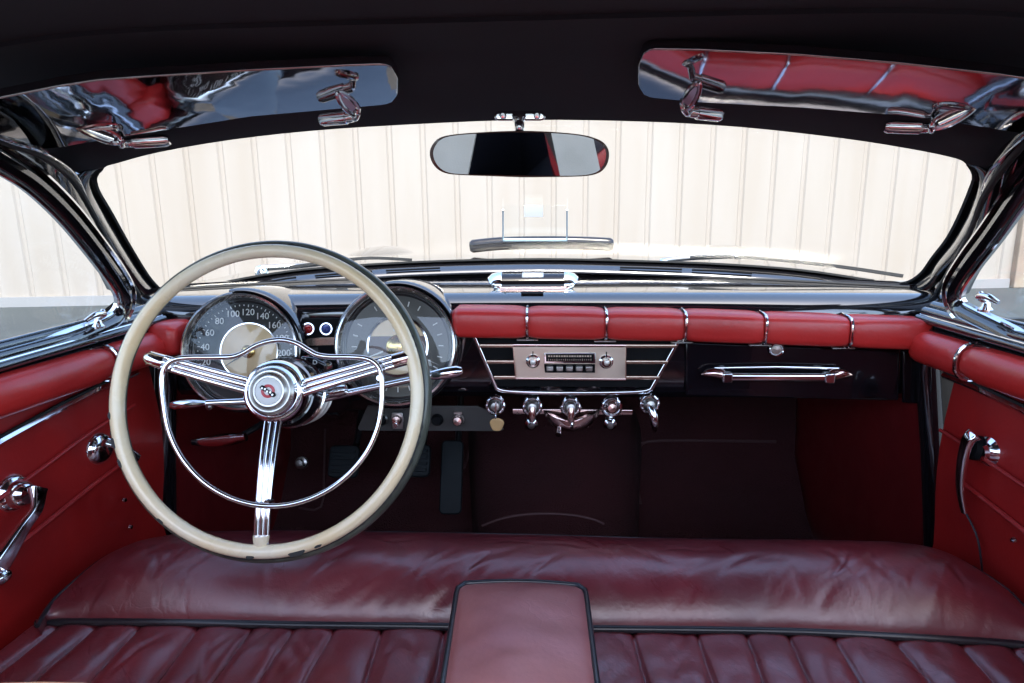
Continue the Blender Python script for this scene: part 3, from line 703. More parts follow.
# red pad: six cushions with chrome beads
PX = [450, 527.5, 605, 682, 760, 843, 926]
def padc(px):
    return at(px, interp(px, [450, 690, 926], [320.5, 324.5, 333]), 1.05)
def px_(c): return math.floor(c.x*60)
def padring(c, k, fwd):
    pts = []
    for j in range(24):
        a = 2*PI*j/24; cc, sn = math.cos(a), math.sin(a)
        k2 = k*(1+fwd*math.sin(7*a+px_(c))); pts.append(c+V((0, -.033*math.copysign(abs(cc)**.5, cc)*k2, .0252*math.copysign(abs(sn)**.52, sn)*k2)))
    return pts
for i in range(6):
    NN = 40; rows = []
    a_, b_ = PX[i]+1.6, PX[i+1]-1.6
    for k in range(NN+1):
        t_ = k/NN; px = lerp(a_, b_, t_); e = min(t_, 1-t_)
        kk = .90+.10*min(1, e/.14)**.5+.02*math.sin(PI*t_)
        rad = .30 if i == 0 else 0
        if i == 0: kk *= min(1, .45+.55*min(1, t_/.10)**.5)
        rows.append(padring(padc(px), kk, .012*math.exp(-e/.07)))
    q = MB().grid(rows, closeu=True); q.f.append(tuple(range(24))); q.f.append(tuple(len(q.v)-24+j for j in range(24)))
    q.build('pad_cushion', REDP, dash, sharp=55)
for px in PX[1:-1]:
    ring = padring(padc(px), .985, 0)
    MB().tube([ring[j % 24] for j in range(-8, 9)], .0024, 8).build('pad_bead', CHROME, dash)
# bright clips below the pad
for px in PX[1:-1]:
    q = MB(); p = at(px, interp(px, [450, 690, 926], [338.5, 342.5, 351]), 1.045); q.box(p, (.018, 0, 0), (0, .004, 0), (0, 0, .0013))
    q.build('pad_clip', SATIN, dash, bevel=.001)
# small cushion left of the speedometer
NN = 14; rows = []
for k in range(NN+1):
    t_ = k/NN; c = at(lerp(157, 187, t_), 337, 1.04); kk = (.75+.25*min(1, min(t_, 1-t_)/.2)**.5)*1.12
    rows.append(padring(c, kk, 0))
q = MB().grid(rows, closeu=True); q.f.append(tuple(range(24))); q.f.append(tuple(len(q.v)-24+j for j in range(24)))
q.build('pad_cushion', REDP, dash, sharp=55)
# gauges
GA = V((.06, -.965, .235)).normalized()
def gauge(name, px, py, R, lab):
    c = at(px, py, 1.012); ux = V((0, 0, 1)).cross(-GA).normalized(); ux = ux if ux.x > 0 else -ux; uy = ux.cross(-GA) ; uy = uy if uy.z > 0 else -uy
    hs = MB().lathe(c, GA, [(R*1.00, -.085), (R*1.06, -.03), (R*1.06, -.006), (R*1.03, .001), (R*1.0, .002), (R*.985, -.004)], 64).build(name, PAINT, dash, sharp=50)
    if lab: hs['label'] = lab
    MB().lathe(c, GA, [(R*.99, -.008), (R*1.01, .003), (R*.995, .008), (R*.965, .009), (R*.94, .003), (R*.93, -.006)], 64).build('bezel', BEZEL, hs)
    MB().lathe(c, GA, [(R*.94, -.004), (R*.915, -.012), (R*.905, -.012), (R*.90, -.015), (R*.885, -.0155), (R*.86, -.018)], 64).build('inner_tunnel', PAINTS, hs, sharp=25)
    MB().lathe(c, GA, [(R*.925, -.0105), (R*.918, -.0095), (R*.91, -.0115)], 64).build('tunnel_ring', CHROME, hs)
    MB().lathe(c, GA, [(R*.865, -.0175), (0, -.0175)], 64).build('dial', DIAL if name == 'speedometer' else DIALG, hs)
    MB().lathe(c, GA, [(R*.95, -.001), (R*.6, .002), (0, .003)], 48).build('gauge_glass', DIALGLASS, hs)
    # brow over the gauge running back into the dash top
    MB().lathe(c, V((0, -1, .06)), [(R*1.02, -.16), (R*1.07, -.10), (R*1.085, -.03), (R*1.07, -.012), (R*1.03, -.010)], 40, a0=math.radians(-100), a1=math.radians(100), ref=(0, 0, 1)).build('gauge_brow', PAINT, hs, sharp=60)
    return hs, c-GA*.017, ux, uy, R*.86
sp, c, ux, uy, R = gauge('speedometer', 240.5, 351.5, .0965, 'round speedometer with white numerals to 220')
dc = c+ux*.008+uy*.0
MB().lathe(dc, GA, [(R*.56, 0), (R*.56, .0015), (R*.54, .0025), (0, .003)], 48).build('dial_centre', CREAMDIAL, sp)
MB().lathe(dc, GA, [(R*.60, .0), (R*.59, .0025), (R*.565, .0025), (R*.56, .0)], 48).build('centre_ring', CHROME, sp)
q = MB(); tk = MB()
for i, v in enumerate(range(20, 221, 20)):
    a = math.radians(195-22*i); d = ux*math.cos(a)+uy*math.sin(a)
    q.text(str(v), .0155, c+d*R*.80, ux, uy, .0012)
for i in range(0, 41):
    a = math.radians(195-5.5*i); d = ux*math.cos(a)+uy*math.sin(a); s_ = d.cross(GA)
    L_ = .05 if i % 4 == 0 else .03
    tk.box(c+d*R*(.96-L_/2)+GA*.001, d*R*L_/2, s_*.0006, GA*.0003)
q.build('numerals', WHITE, sp); tk.build('dial_ticks', WHITE, sp)
a = math.radians(212); d = ux*math.cos(a)+uy*math.sin(a); s_ = d.cross(GA)
MB().prism([dc+GA*.006+d*R*.62, dc+GA*.006+s_*.0022, dc+GA*.006-d*R*.12, dc+GA*.006-s_*.0022], GA*.0008).build('needle', DARK, sp)
MB().lathe(dc, GA, [(.011, .003), (.011, .008), (.006, .011), (0, .0115)], 24).build('needle_hub', BRASS, sp)
tg, c, ux, uy, R = gauge('multi_gauge', 396, 346, .0975, 'round grey instrument with a brass centre beside the speedometer')
def arcpoly(c, r0_, r1_, a0, a1, n=16):
    o = [c+ux*r1_*math.cos(lerp(a0, a1, k/n))+uy*r1_*math.sin(lerp(a0, a1, k/n)) for k in range(n+1)]
    return o+[c+ux*r0_*math.cos(lerp(a1, a0, k/n))+uy*r0_*math.sin(lerp(a1, a0, k/n)) for k in range(n+1)]
MB().lathe(c, GA, [(R*.62, 0), (R*.61, .002), (R*.57, .0025), (R*.56, 0)], 48).build('centre_ring', CHROME, tg)
for a0, a1 in ((20, 160), (-160, -20)):
    MB().prism(arcpoly(c+GA*.0006, R*.22, R*.56, math.radians(a0), math.radians(a1)), GA*.001).build('dial_sector', CREAMDIAL, tg)
MB().prism([c+GA*.0018+ux*a_+uy*b_ for a_, b_ in rrect(R*.54, R*.20, .004)], GA*.001).build('dial_band', BROWN, tg)
MB().lathe(c+ux*.002, GA, [(R*.24, .002), (R*.24, .005), (R*.2, .0075), (0, .008)], 32).build('centre_boss', BRASS, tg)
tk = MB()
for a0 in (60, 75, 90, 105, 120, 150, 165, 180, 195, 210, -30, -15, 0, 15, 30, 240, 255, 270, 285, 300):
    a = math.radians(a0); d = ux*math.cos(a)+uy*math.sin(a); s_ = d.cross(GA)
    tk.box(c+d*R*.86+GA*.001, d*R*.05, s_*.0009, GA*.0003)
tk.build('dial_ticks', WHITE, tg)
for a0 in (100, 200, 335):
    a = math.radians(a0); d = ux*math.cos(a)+uy*math.sin(a); s_ = d.cross(GA)
    MB().prism([c+GA*.004+d*R*.9, c+GA*.004+d*R*.3+s_*.0015, c+GA*.004+d*R*.3-s_*.0015], GA*.0006).build('needle', WHITE, tg)
# jewel panel between the gauges
pts = [at(x, y, 1.060) for x, y in ((299, 322), (302, 318), (341, 318), (344, 322), (338, 362), (306, 362))]
jp = MB().prism(pts, (0, -.005, 0)).build('warning_lamp_panel', DARK, dash, bevel=.0015)
for px, mt_ in ((309, REDJ), (327, BLUEJ)):
    c = at(px, 329, 1.055)
    o = MB().lathe(c, GA, [(.0118, -.004), (.0118, .003), (.0105, .006), (.0085, .006), (.008, .002)], 28).build('lamp_bezel', CHROME, jp)
    MB().lathe(c, GA, [(.0082, .001), (.0075, .005), (.005, .0075), (0, .009)], 24).build('warning_lamp', mt_, jp)
MB().prism([at(x, y, 1.053) for x, y in ((304, 338.5), (322, 337.5), (340, 336.5), (339, 345), (306, 346))], (0, -.002, 0)).build('instruction_plate', GOLDBAR, jp, bevel=.001)
MB().prism([at(x, y, 1.053) for x, y in ((307, 348), (318, 347.5), (318, 358), (309, 358))], (0, -.002, 0)).build('instruction_plate', GREYM, jp)
# black strip and bulge above the panel

# radio grille
Yg = 1.058
def G(x, y, o=0): return at(x, y, Yg-o)
fr = MB().sweep([G(474, 336, .006), G(496.5, 388, .006)], rrect(.0032, .004, .002, 3), V((0, -1, 0)))
fr.sweep([G(681, 336, .006), G(651, 389, .006)], rrect(.0032, .004, .002, 3), V((0, -1, 0)))
fr.sweep(spl([G(496, 388, .006), G(510, 391.5, .006), G(570, 393, .006), G(636, 392, .006), G(652, 388.5, .006)], 5), rrect(.0034, .004, .002, 3), V((0, -1, 0)))
gr = fr.build('radio_grille', CHROME, dash)
MB().prism([G(478, 338, .002), G(678, 338, .002), G(652, 387, .002), G(497, 386, .002)], (0, -.001, 0)).build('grille_backing', DARK, gr)
q = MB()
for y, x0, x1 in ((345.5, 480, 676), (361.5, 487, 667.5), (377, 494, 659)):
    q.sweep([G(x0, y, .006), G(x1, y+.3, .006)], rrect(.0036, .0044, .002, 3), V((0, -1, 0)))
q.build('grille_bar', GOLDBAR, gr)
rd = MB().prism([G(x, y, .012) for x, y in ((513.5, 346), (625.5, 346.5), (625.5, 378.5), (516, 377.5))], (0, -.006, 0)).build('radio', SILVERFACE, dash, bevel=.0015)
MB().sweep([G(x, y, .018) for x, y in ((513, 345), (626, 345.5), (626, 379.5), (515.5, 378.5))], rrect(.0018, .0018, .001, 2), V((0, -1, 0)), closed=True).build('faceplate_rim', COPPER, rd)
for px in (533, 606):
    c = G(px, 361 if px < 570 else 361.5, .018)
    o = MB().lathe(c, (0, -1, .08), [(.0118, 0), (.0115, .003), (.0085, .005), (.0085, .013), (.0075, .015), (0, .0155)], 28).build('radio_knob', CHROME, rd)
    MB().lathe(c, (0, -1, .08), [(.0046, .015), (.0042, .018), (0, .0185)], 16).build('knob_cap', SATIN, o)
    MB().box(c+V((0, -.004, .013)), (.0008, 0, 0), (0, .002, 0), (0, 0, .004)).build('pointer', DARK, o)
MB().prism([G(x, y, .018) for x, y in ((544, 352.5), (595.5, 352.5), (595.5, 363), (544, 363))], (0, -.003, 0)).build('tuning_surround', CHROME, rd, bevel=.001)
tdl = MB().prism([G(x, y, .0212) for x, y in ((546, 354), (593.5, 354), (593.5, 361.5), (546, 361.5))], (0, -.0006, 0)).build('tuning_dial', DARK, rd)
q = MB()
for k in range(17): q.box(G(549+k*2.6, 356.2, .0222), (.0011 if k % 3 else .0016, 0, 0), (0, .0003, 0), (0, 0, .0013))
for k in range(21): q.box(G(548.5+k*2.12, 359.8, .0222), (.0004, 0, 0), (0, .0003, 0), (0, 0, .001 if k % 4 else .0017))
q.build('tuning_marks', SILVERFACE, tdl)
kb = MB().prism([G(x, y, .018) for x, y in ((544, 364), (595, 364), (595, 372.6), (545, 372.6))], (0, -.001, 0)).build('button_recess', DARK, rd)
for k in range(5):
    MB().box(G(549.8+k*9.8, 368.4, .023), (.0056, 0, 0), (0, .004, 0), (0, 0, .0042)).build('push_button', SATIN, rd, bevel=.0015)
# gloved-box lid, handle and lock
gd = MB().prism([at(x, y, 1.066) for x, y in ((684.5, 341), (898, 350), (897, 400), (685, 395))], (0, -.006, 0)).build('glovebox_door', PAINTD, dash, bevel=.003)
MB().prism([at(x, y, 1.066) for x, y in ((901, 350), (916, 351), (916, 403), (901, 402))], (0, -.006, 0)).build('dash_end_panel', PAINTD, dash, bevel=.003)
hnd = MB()
P0, P1 = at(701, 374.5, 1.045), at(853, 375, 1.045)
hp_ = [P0.lerp(P1, k/30) for k in range(31)]
hnd.sweep([p+V((0, -.004, -.003)) for p in hp_[4:27]], rrect(.0055, .0065, .004, 4), V((0, 0, 1)))
o = hnd.build('glovebox_handle', CHROME, gd)
for A_, s_ in ((P0, 1), (P1, -1)):
    MB().tube([A_+(P1-A_).normalized()*.0 if False else A_+V((s_*d_, 0, h_)) for d_, h_ in ((0, 0), (.010, .002), (.020, .0025), (.03, .001), (.036, -.001))], [.0006, .0065, .0088, .0095, .0085], 14).build('handle_end', COPPER, o)
    MB().box(A_+V((s_*.041, -.004, -.003)), (.008, 0, 0), (0, .0085, 0), (0, 0, .0085)).build('handle_collar', CHROME, o, bevel=.002)
MB().sweep([P0.lerp(P1, .09)+V((0, .004, .010)), P0.lerp(P1, .5)+V((0, .003, .0125)), P0.lerp(P1, .91)+V((0, .004, .010))], rrect(.0016, .0016, .001, 2), V((0, 0, 1))).build('handle_bead', CHROME, o)
c = at(776, 349.5, 1.058)
lk = MB().lathe(c, (0, -1, .05), [(.0125, 0), (.0125, .004), (.0105, .006), (.0085, .0045), (.008, .003)], 28).build('glovebox_lock', CHROME, gd)
MB().lathe(c, (0, -1, .05), [(.008, .003), (.0075, .0045), (0, .005)], 20).build('lock_barrel', SATIN, lk)
# controls along the lower edge
def ctrl(px, py, kind):
    c = at(px, py, 1.052)
    o = MB().lathe(c, (0, -1, .1), [(.0165, .0), (.0185, .004), (.0185, .010), (.0165, .014), (.0145, .012), (.013, .016), (.011, .018)], 12 if kind != 'lighter' else 36).build('control_knob', CHROME, dash, sharp=25)
    MB().lathe(c, (0, -1, .1), [(.0115, .012), (.0112, .019), (.007, .024), (0, .025)], 24).build('knob_face', COPPER if kind == 'lighter' else SATIN, o)
    if kind == 'lever':
        MB().tube([c+V((0, -.026, .004)), c+V((.0, -.030, -.006)), c+V((0, -.029, -.019))], [.0055, .006, .0048], 12).build('knob_lever', COPPER, o)
    if kind == 'long':
        MB().tube([c+V((0, -.024, 0)), c+V((.004, -.032, -.012)), c+V((.006, -.031, -.028)), c+V((.007, -.029, -.040)), c+V((.0072, -.029, -.043))], [.006, .0075, .0075, .004, .0015], 12).build('knob_lever', CHROME, o)
    return o
ctrl(496, 404, 'plain'); ctrl(532.5, 405, 'lever'); ctrl(570.5, 405.5, 'lever'); ctrl(611, 405.5, 'lighter'); ctrl(648.5, 402.5, 'long')
for px in (531.5, 609.5):
    c = at(px, 421, 1.06); o = MB().lathe(c, (0, -1, -.2), [(.011, 0), (.0125, .004), (.0115, .012), (.007, .016), (0, .017)], 14).build('heater_knob', CHROME, dash, sharp=25)
    MB().lathe(c, (0, -1, -.2), [(.006, .016), (.005, .019), (0, .0195)], 12).build('knob_cap', SATIN, o)
q = MB().sweep([at(513, 411, 1.068), at(632, 412, 1.068)], rrect(.0055, .004, .002, 3), V((0, -1, 0))); rl = q.build('control_rail', COPPER, dash)
# winged ashtray under the radio
wing = [(543, 410), (551, 413.5), (561, 417), (570, 418), (580, 417), (590, 413), (600, 409.5), (594, 420), (585, 427.5), (571, 430.5), (558, 428), (549, 421)]
c0 = at(571, 420, 1.045)
ol = spl([at(x, y, 1.05) for x, y in wing], 3, True)
rows = [ol, [c0+(p-c0)*.96+V((0, -.010, 0)) for p in ol], [c0+(p-c0)*.75+V((0, -.016, 0)) for p in ol], [c0+(p-c0)*.3+V((0, -.012, 0)) for p in ol], [c0+(p-c0)*.02+V((0, -.011, 0)) for p in ol]]
ash = MB().grid(rows, closeu=True).build('ashtray', COPPER, dash, sharp=70)
MB().tube([c0+V((.001, -.018, .008)), c0+V((.001, -.021, 0)), c0+V((.001, -.018, -.009))], [.002, .003, .002], 10).build('ashtray_pull', CHROME, ash)
MB().tube([c0+V((-.020, -.006, -.008)), c0+V((-.021, -.016, -.014)), c0+V((-.022, -.024, -.018))], [.003, .0045, .0055], 10).build('release_knob', CHROME, ash)
# grey switch panel right of the column
swp = MB().prism([at(x, y, 1.062) for x, y in ((368, 405), (478, 405.5), (492, 412), (504, 429), (500, 430.5), (360, 430), (358, 427))], (0, -.004, 0)).build('switch_panel', GREYM, dash, bevel=.001)
for px, kind in ((382, 'b'), (398, 'c'), (437.5, 'k'), (458.5, 'r')):
    c = at(px, 419.5, 1.055)
    o = MB().lathe(c, (0, -1, .12), [(.0105, 0), (.0105, .003), (.0085, .005), (.0068, .005)], 24).build('switch', SATIN if kind != 'k' else DARK, swp)
    if kind == 'c':
        MB().lathe(c+V((0, 0, .001)), (0, -1, .12), [(.0085, .004), (.009, .010), (.007, .014), (0, .015)], 20).build('switch_cap', COPPER, o)
        MB().prism([c+V((a, -.003, d_)) for a, d_ in ((-.009, .014), (.009, .014), (.011, .002), (.009, -.016), (-.009, -.016), (-.011, .002))], (0, -.002, 0)).build('switch_plate', SATIN, o, bevel=.001)
        MB().box(c+V((0, -.012, -.004)), (.003, 0, .001), (0, .008, 0), (-.001, 0, .004)).build('toggle', CHROME, o, bevel=.001)
    elif kind == 'r':
        MB().lathe(c, (0, -1, .12), [(.0088, .003), (.0094, .012), (.007, .017), (0, .018)], 20).build('switch_cap', COPPER, o)
        MB().box(c+V((0, -.003, .0135)), (.007, 0, 0), (0, .003, 0), (0, 0, .002)).build('switch_plate', SATIN, o)
    else:
        MB().lathe(c, (0, -1, .12), [(.0085, .003), (.009, .010), (.007, .013), (0, .0125)], 20).build('switch_cap', DARK, o)
MB().lathe(at(212, 405, 1.065), (0, -1, 0), [(.006, 0), (.006, .012), (0, .014)], 14).build('trip_knob', SATIN, dash)
# chrome roll-top ashtray on the dash top
c = at(533, 284.5, 1.16); c.z = 1.0035
at_ = MB().sweep([c+V((-.058, 0, .004)), c+V((.058, 0, .004))], [(.024*math.cos(a), .022*math.sin(a)) for a in [PI*k/14 for k in range(15)]]+[(-.024, -.004), (.024, -.004)], V((0, 0, 1))).build('dash_ashtray', PAINTD, dash, sharp=50)
for s_ in (-1, 1):
    MB().sweep([c+V((s_*.056, 0, .004)), c+V((s_*.060, 0, .004)), c+V((s_*.067, 0, .003)), c+V((s_*.070, 0, .001))], [(.026*math.cos(a), .025*math.sin(a)) for a in [PI*k/14 for k in range(15)]]+[(-.026, -.004), (.026, -.004)], V((0, 0, 1)), scale=lambda t: 1-.35*max(0, t-.4)**2).build('end_cap', CHROME, at_)
MB().sweep([c+V((-.058, -.026, .001)), c+V((.058, -.026, .001))], rrect(.004, .004, .003, 3), V((0, 0, 1))).build('front_lip', COPPER, at_)
q = MB(); rng = [(math.radians(a)) for a in range(62, 140, 9)]
q.slab([[c+V((x, -.0246*math.cos(PI-a) if False else .0246*math.cos(a), .004+.0226*math.sin(a))) for a in rng] for x in (-.019, .019)], (0, 0, .0008)); q.build('knurled_grip', mat('knurled silver', (.7, .7, .7), .3, 1, bump=(420, 1.0, .003)), at_)
MB().box(V((c.x, 1.09, .9995)), (.019, 0, 0), (0, .004, .001), (0, -.001, .004)).build('catch_slot', DARK, at_)
# ------------------------------------------------------------------ key and fob
c = at(496, 405, 1.026)
t = thing('ignition_key', 'ignition key in the left dash lock with a small tan fob hanging from it', 'key', c)
MB().box(c+V((0, -.006, -.006)), (.0012, 0, 0), (0, .008, 0), (0, 0, .011)).build('key_bow', COPPER, t, bevel=.0006)
MB().tube([c+V((.0, -.010, -.016+.0))+V((0, .006*math.cos(2*PI*k/16), .006*math.sin(2*PI*k/16))) for k in range(16)], .0009, 6, True).build('key_ring', CHROME, t)
f_ = at(497, 424, 1.016)
fo = [f_+V((.0115*math.cos(2*PI*k/24)*(1+.12*math.sin(3*2*PI*k/24)), 0, .0125*math.sin(2*PI*k/24)*(1+.1*math.cos(2*2*PI*k/24)))) for k in range(24)]
MB().prism(fo, (0, -.005, 0)).build('key_fob', TAGM, t, bevel=.0018, seg=3)
# ------------------------------------------------------------------ steering column
HN = V((math.sin(math.radians(3)), -math.cos(math.radians(17.5))*math.cos(math.radians(3)), math.sin(math.radians(17.5)))).normalized()
WC = at(268, 398, .77)
HC = at(274.5, 391.5, .80)
col = thing('steering_column', 'black steering column behind the wheel carrying a chrome stalk on each side', 'steering column', HC-HN*.15)
MB().lathe(HC, HN, [(.030, -.62), (.030, -.26), (.042, -.25), (.044, -.10), (.047, -.095), (.049, -.04), (.046, -.022), (.02, -.02)], 40).build('column_shroud', PAINT, col, sharp=40)
for h_, r_ in ((-.06, .050), (-.085, .0485), (-.115, .0455)):
    MB().lathe(HC, HN, [(r_-.003, h_-.002), (r_+.0008, h_-.001), (r_+.0008, h_+.001), (r_-.003, h_+.002)], 40).build('column_ring', CHROME if h_ > -.07 else SATIN, col)
s0_ = HC-HN*.075+V((.035, 0, -.02))
def stalk(name, lab, p0, p1, p2, tipr):
    d1 = (p1-p0); o = MB().tube([p0, p0.lerp(p1, .5), p1], [.0065, .0048, .0042], 12).build(name, CHROME, col)
    MB().tube([p1.lerp(p2, t_) for t_ in (-.02, .05, .3, .6, .85, .97, 1)], [.0042, tipr*.55, tipr*.85, tipr, tipr*.95, tipr*.6, tipr*.1], 14).build('stalk_tip', CHROME, o)
    return o
gl0 = HC-HN*.07
stalk('gear_lever', None, gl0+V((.03, 0, -.012)), at(425, 376.5, .84), at(463, 370.5, .845), .0085)
MB().lathe(at(338, 391, .85), at(360, 387, .85)-at(338, 391, .85), [(0, -.014), (.007, -.012), (.009, 0), (.007, .012), (0, .014)], 16).build('lever_socket', CHROME, col)
stalk('indicator_stalk', None, gl0+V((-.03, 0, -.012)), at(206, 403, .84), at(170, 405.5, .845), .0068)
# gear quadrant
qd = [at(x, y, .875) for x, y in ((300, 356), (314, 358), (326, 364), (326, 386), (300, 382))]
qo = MB().prism(qd, (0, .03, -.005)).build('gear_indicator', PAINT, col, bevel=.003)
qn = (qd[1]-qd[0]).cross(qd[4]-qd[0]).normalized(); qn = qn if qn.y < 0 else -qn
tx = MB()
for ch, px, py in (('N', 303.5, 359.8), ('D', 315, 361.8)):
    p = at(px, py+.6, .874); tx.text(ch, .0095, p, (1, 0, -.15), (.15, 0, 1), .0005)
tx.build('gear_letters', WHITE, qo)
# ------------------------------------------------------------------ steering wheel
sw = thing('steering_wheel', 'large cream rimmed steering wheel with chipped edge, chrome spokes and horn ring', 'steering wheel', WC)
wu = V((0, 0, 1)).cross(HN).normalized(); wu = wu if wu.x > 0 else -wu
wv = HN.cross(wu); wv = wv if wv.z > 0 else -wv
Rm = .1905
def wp_(r, a, h=0): return WC+wu*r*math.cos(a)+wv*r*math.sin(a)+HN*h
NS = 160
def rimsec(a):
    """cream front and inner part of the rim section"""
    return [(.0135*math.cos(b_), .0125*math.sin(b_)) for b_ in [2*PI*k/18 for k in range(18)]]
rows = []
for i in range(NS):
    a = 2*PI*i/NS; er = wu*math.cos(a)+wv*math.sin(a); rr = []
    for k in range(20):
        b_ = 2*PI*k/20; x_ = .0087*math.cos(b_)+.0010; y_ = .0096*math.sin(b_)
        nick = .0
        rr.append(WC+er*(Rm+x_)+HN*(y_+.002+.0006*math.sin(18*a)*max(0, -math.sin(b_))))
    rows.append(rr)
MB().grid(rows, closeu=True, closev=True).build('rim', CREAM, sw, sharp=0)
rows = []
for i in range(NS):
    a = 2*PI*i/NS; er = wu*math.cos(a)+wv*math.sin(a)
    rows.append([WC+er*(Rm+.0085+.0095*math.cos(b_))+HN*(-.0115+.0115*math.sin(b_)) for b_ in [2*PI*k/18 for k in range(18)]])
MB().grid(rows, closeu=True, closev=True).build('rim_edge', CREAMD, sw, sharp=0)
# dark joint line between cream and edge, chipped here and there
jl = []; jr = []
for i in range(NS*2):
    a = 2*PI*i/(NS*2); w_ = .0011+.0011*max(0, math.sin(7*a+1)*math.sin(3.1*a))+.0016*random.random()**6
    jl.append(wp_(Rm+.0098, a, .0015)); jr.append(w_)
MB().tube(jl+[jl[0]], jr+[jr[0]], 8).build('rim_joint', CHIP, sw)
for a_d, sz in ((283, .009), (291, .004), (266, .005), (196, .006), (204, .005), (186, .004), (230, .004)):
    a = math.radians(a_d); pt = [wp_(Rm+.0062+sz*.35*math.sin(2*PI*k/11)*(1+.5*random.random()), a+sz*5.0*math.cos(2*PI*k/11)*(1+.4*random.random())*1.0, .0108) for k in range(11)]
    MB().prism(pt, HN*-.004).build('rim_chip', CHIP, sw)
# hub
hub = MB().lathe(HC, HN, [(.020, -.03), (.040, -.028), (.0425, -.018), (.0425, -.004), (.040, .004), (.0365, .007), (.034, .005), (.0335, .010), (.031, .0135)], 64).build('hub', CHROME, sw, sharp=35)
MB().lathe(HC, HN, [(.0315, .010), (.0305, .015), (.027, .0185), (.0255, .0185), (.0245, .0165), (.0235, .018), (.020, .0215), (.018, .0215), (.0172, .0205)], 64).build('horn_button', SATIN, hub, sharp=25)
MB().lathe(HC, HN, [(.0175, .0206), (.0165, .0212), (.009, .0225), (0, .023)], 48).build('emblem_disc', WHITE, hub)
e0 = HC+HN*.0232
MB().lathe(e0, HN, [(.0088, -.0015), (.0088, .0004), (.0052, .0008), (.0052, -.001)], 40).build('emblem_ring', REDE, hub)
be = wu*math.cos(math.radians(-32))+wv*math.sin(math.radians(-32)); bn = HN.cross(be)
q = MB(); q.prism([e0+be*a+bn*d_ for a, d_ in ((-.0115, -.0012), (-.0105, .0028), (-.006, .0034), (-.002, .0018), (.004, .0022), (.0085, .0030), (.012, .001), (.0105, -.003), (.006, -.0034), (.002, -.0018), (-.004, -.0022), (-.008, -.003))], HN*.0016)
q.build('emblem_script', DARK, hub)
q = MB()
for k in range(5): q.box(e0+be*(-.008+.004*k)+bn*(.0006 if k % 2 else -.0006)+HN*.0019, be*.0011, bn*.0013, HN*.0002)
q.build('emblem_letters', SATIN, hub)
# spokes: three ribs each
def spoke(a0, b0, wd0, wd1, lab):
    """from near the hub to the rim, a0/b0 3-D end points"""
    ax = (b0-a0).normalized(); sd = ax.cross(HN).normalized()
    q = MB()
    for k in (-1, 0, 1):
        pts = []
        for i in range(13):
            t_ = i/12; p = a0.lerp(b0, t_)+sd*k*lerp(wd0, wd1, t_)+HN*(.012*math.sin(PI*t_)*.6)
            pts.append(p)
        q.sweep(pts, rrect(.0036, .0036, .0026, 3), HN, scale=lambda t: 1.1-.15*t)
    o = q.build('spoke', CHROME, sw)
    MB().sweep([a0.lerp(b0, i/12)+HN*(.0072*math.sin(PI*i/12)-.0025) for i in range(13)], [(-wd0*1.2, -.0012), (-wd0*1.2, .0012), (wd0*1.2, .0012), (wd0*1.2, -.0012)], HN, scale=lambda t: 1-.2*t).build('spoke_web', DARK, o)
    ec = b0+HN*.001
    MB().tube([b0.lerp(a0, .07 if lab == 'down' else .16)+HN*.004, b0.lerp(a0, .02)+HN*.002, b0-(a0-b0).normalized()*.003], [wd1+.0040, wd1+.0034, .006], 14).build('spoke_ferrule', CREAM if lab == 'down' else CHROME, o)
def onW(px, py, h=0): return onp(px, py, WC+HN*h, HN)
spoke(HC-wu*.030+HN*-.002+wv*.006, onW(149, 358), .0075, .0058, 'left')
spoke(HC+wu*.034+HN*-.002+wv*.003, onW(413, 356), .0075, .0058, 'right')
spoke(HC-wv*.034+HN*-.002-wu*.001, onW(261.5, 544), .0078, .0062, 'down')
# horn ring
hr = [(163, 398), (162, 378), (166, 366), (175, 359.5), (190, 357.5), (215, 357.3), (233, 356.5), (244, 352.5), (255, 346), (268, 341.5), (283, 340), (297, 343.5), (308, 350), (317, 354.8), (330, 356.8), (350, 357), (366, 358.5), (376, 364), (381, 374), (382, 392)]
import_hr = [onW(x, y, .008) for x, y in hr]
ce = onW(272, 398, .008)
low = [onW(x, y, .008) for x, y in ((381, 410), (377, 430), (367, 452), (350, 473), (328, 490), (302, 501.5), (275, 506), (248, 503.5), (222, 494), (199, 478), (180, 455), (168, 428))]
rp = spl(import_hr+low, 5, True)
MB().tube(rp, .0035, 12, True, ref=HN).build('horn_ring', CHROME, sw)
q = MB()
for px, py, h0 in ((379, 378, 0), (266, 503, 0), (168, 366, 0)):
    p = onW(px, py, .008); q.tube([p, p-HN*.010, p-HN*.016], [.0035, .004, .0045], 10)
q.build('horn_ring_post', CHROME, sw)
# ------------------------------------------------------------------ front bench seat
seat = thing('bench_seat', 'wide oxblood leather front bench with creased roll, pleats and fold-down armrest', 'seat', (XC, .6, .28))
FB = [(37, 626), (50, 605), (66, 589), (100, 561), (130, 547), (159, 539), (200, 533.5), (300, 532), (420, 533.5), (540, 536), (660, 539.5), (780, 541.5), (860, 542.5), (897, 544), (933, 550), (966, 564), (1003, 587), (1023, 606), (1050, 634), (1064, 656)]
def zc(px): return .650-.018*abs((px-540)/520)**3
fb = spl([onp(x, y, (0, 0, zc(x)), (0, 0, 1)) for x, y in FB], 8)
SPL_ = [(37, 626), (60, 625), (120, 625), (200, 626), (300, 628), (400, 629), (500, 630.5), (600, 632), (700, 633), (800, 635), (900, 640), (1000, 646), (1040, 651), (1064, 656)]
sp_ = spl([onp(x, y, (0, 0, .618-.004*abs((x-540)/520)**3), (0, 0, 1)) for x, y in SPL_], 12)
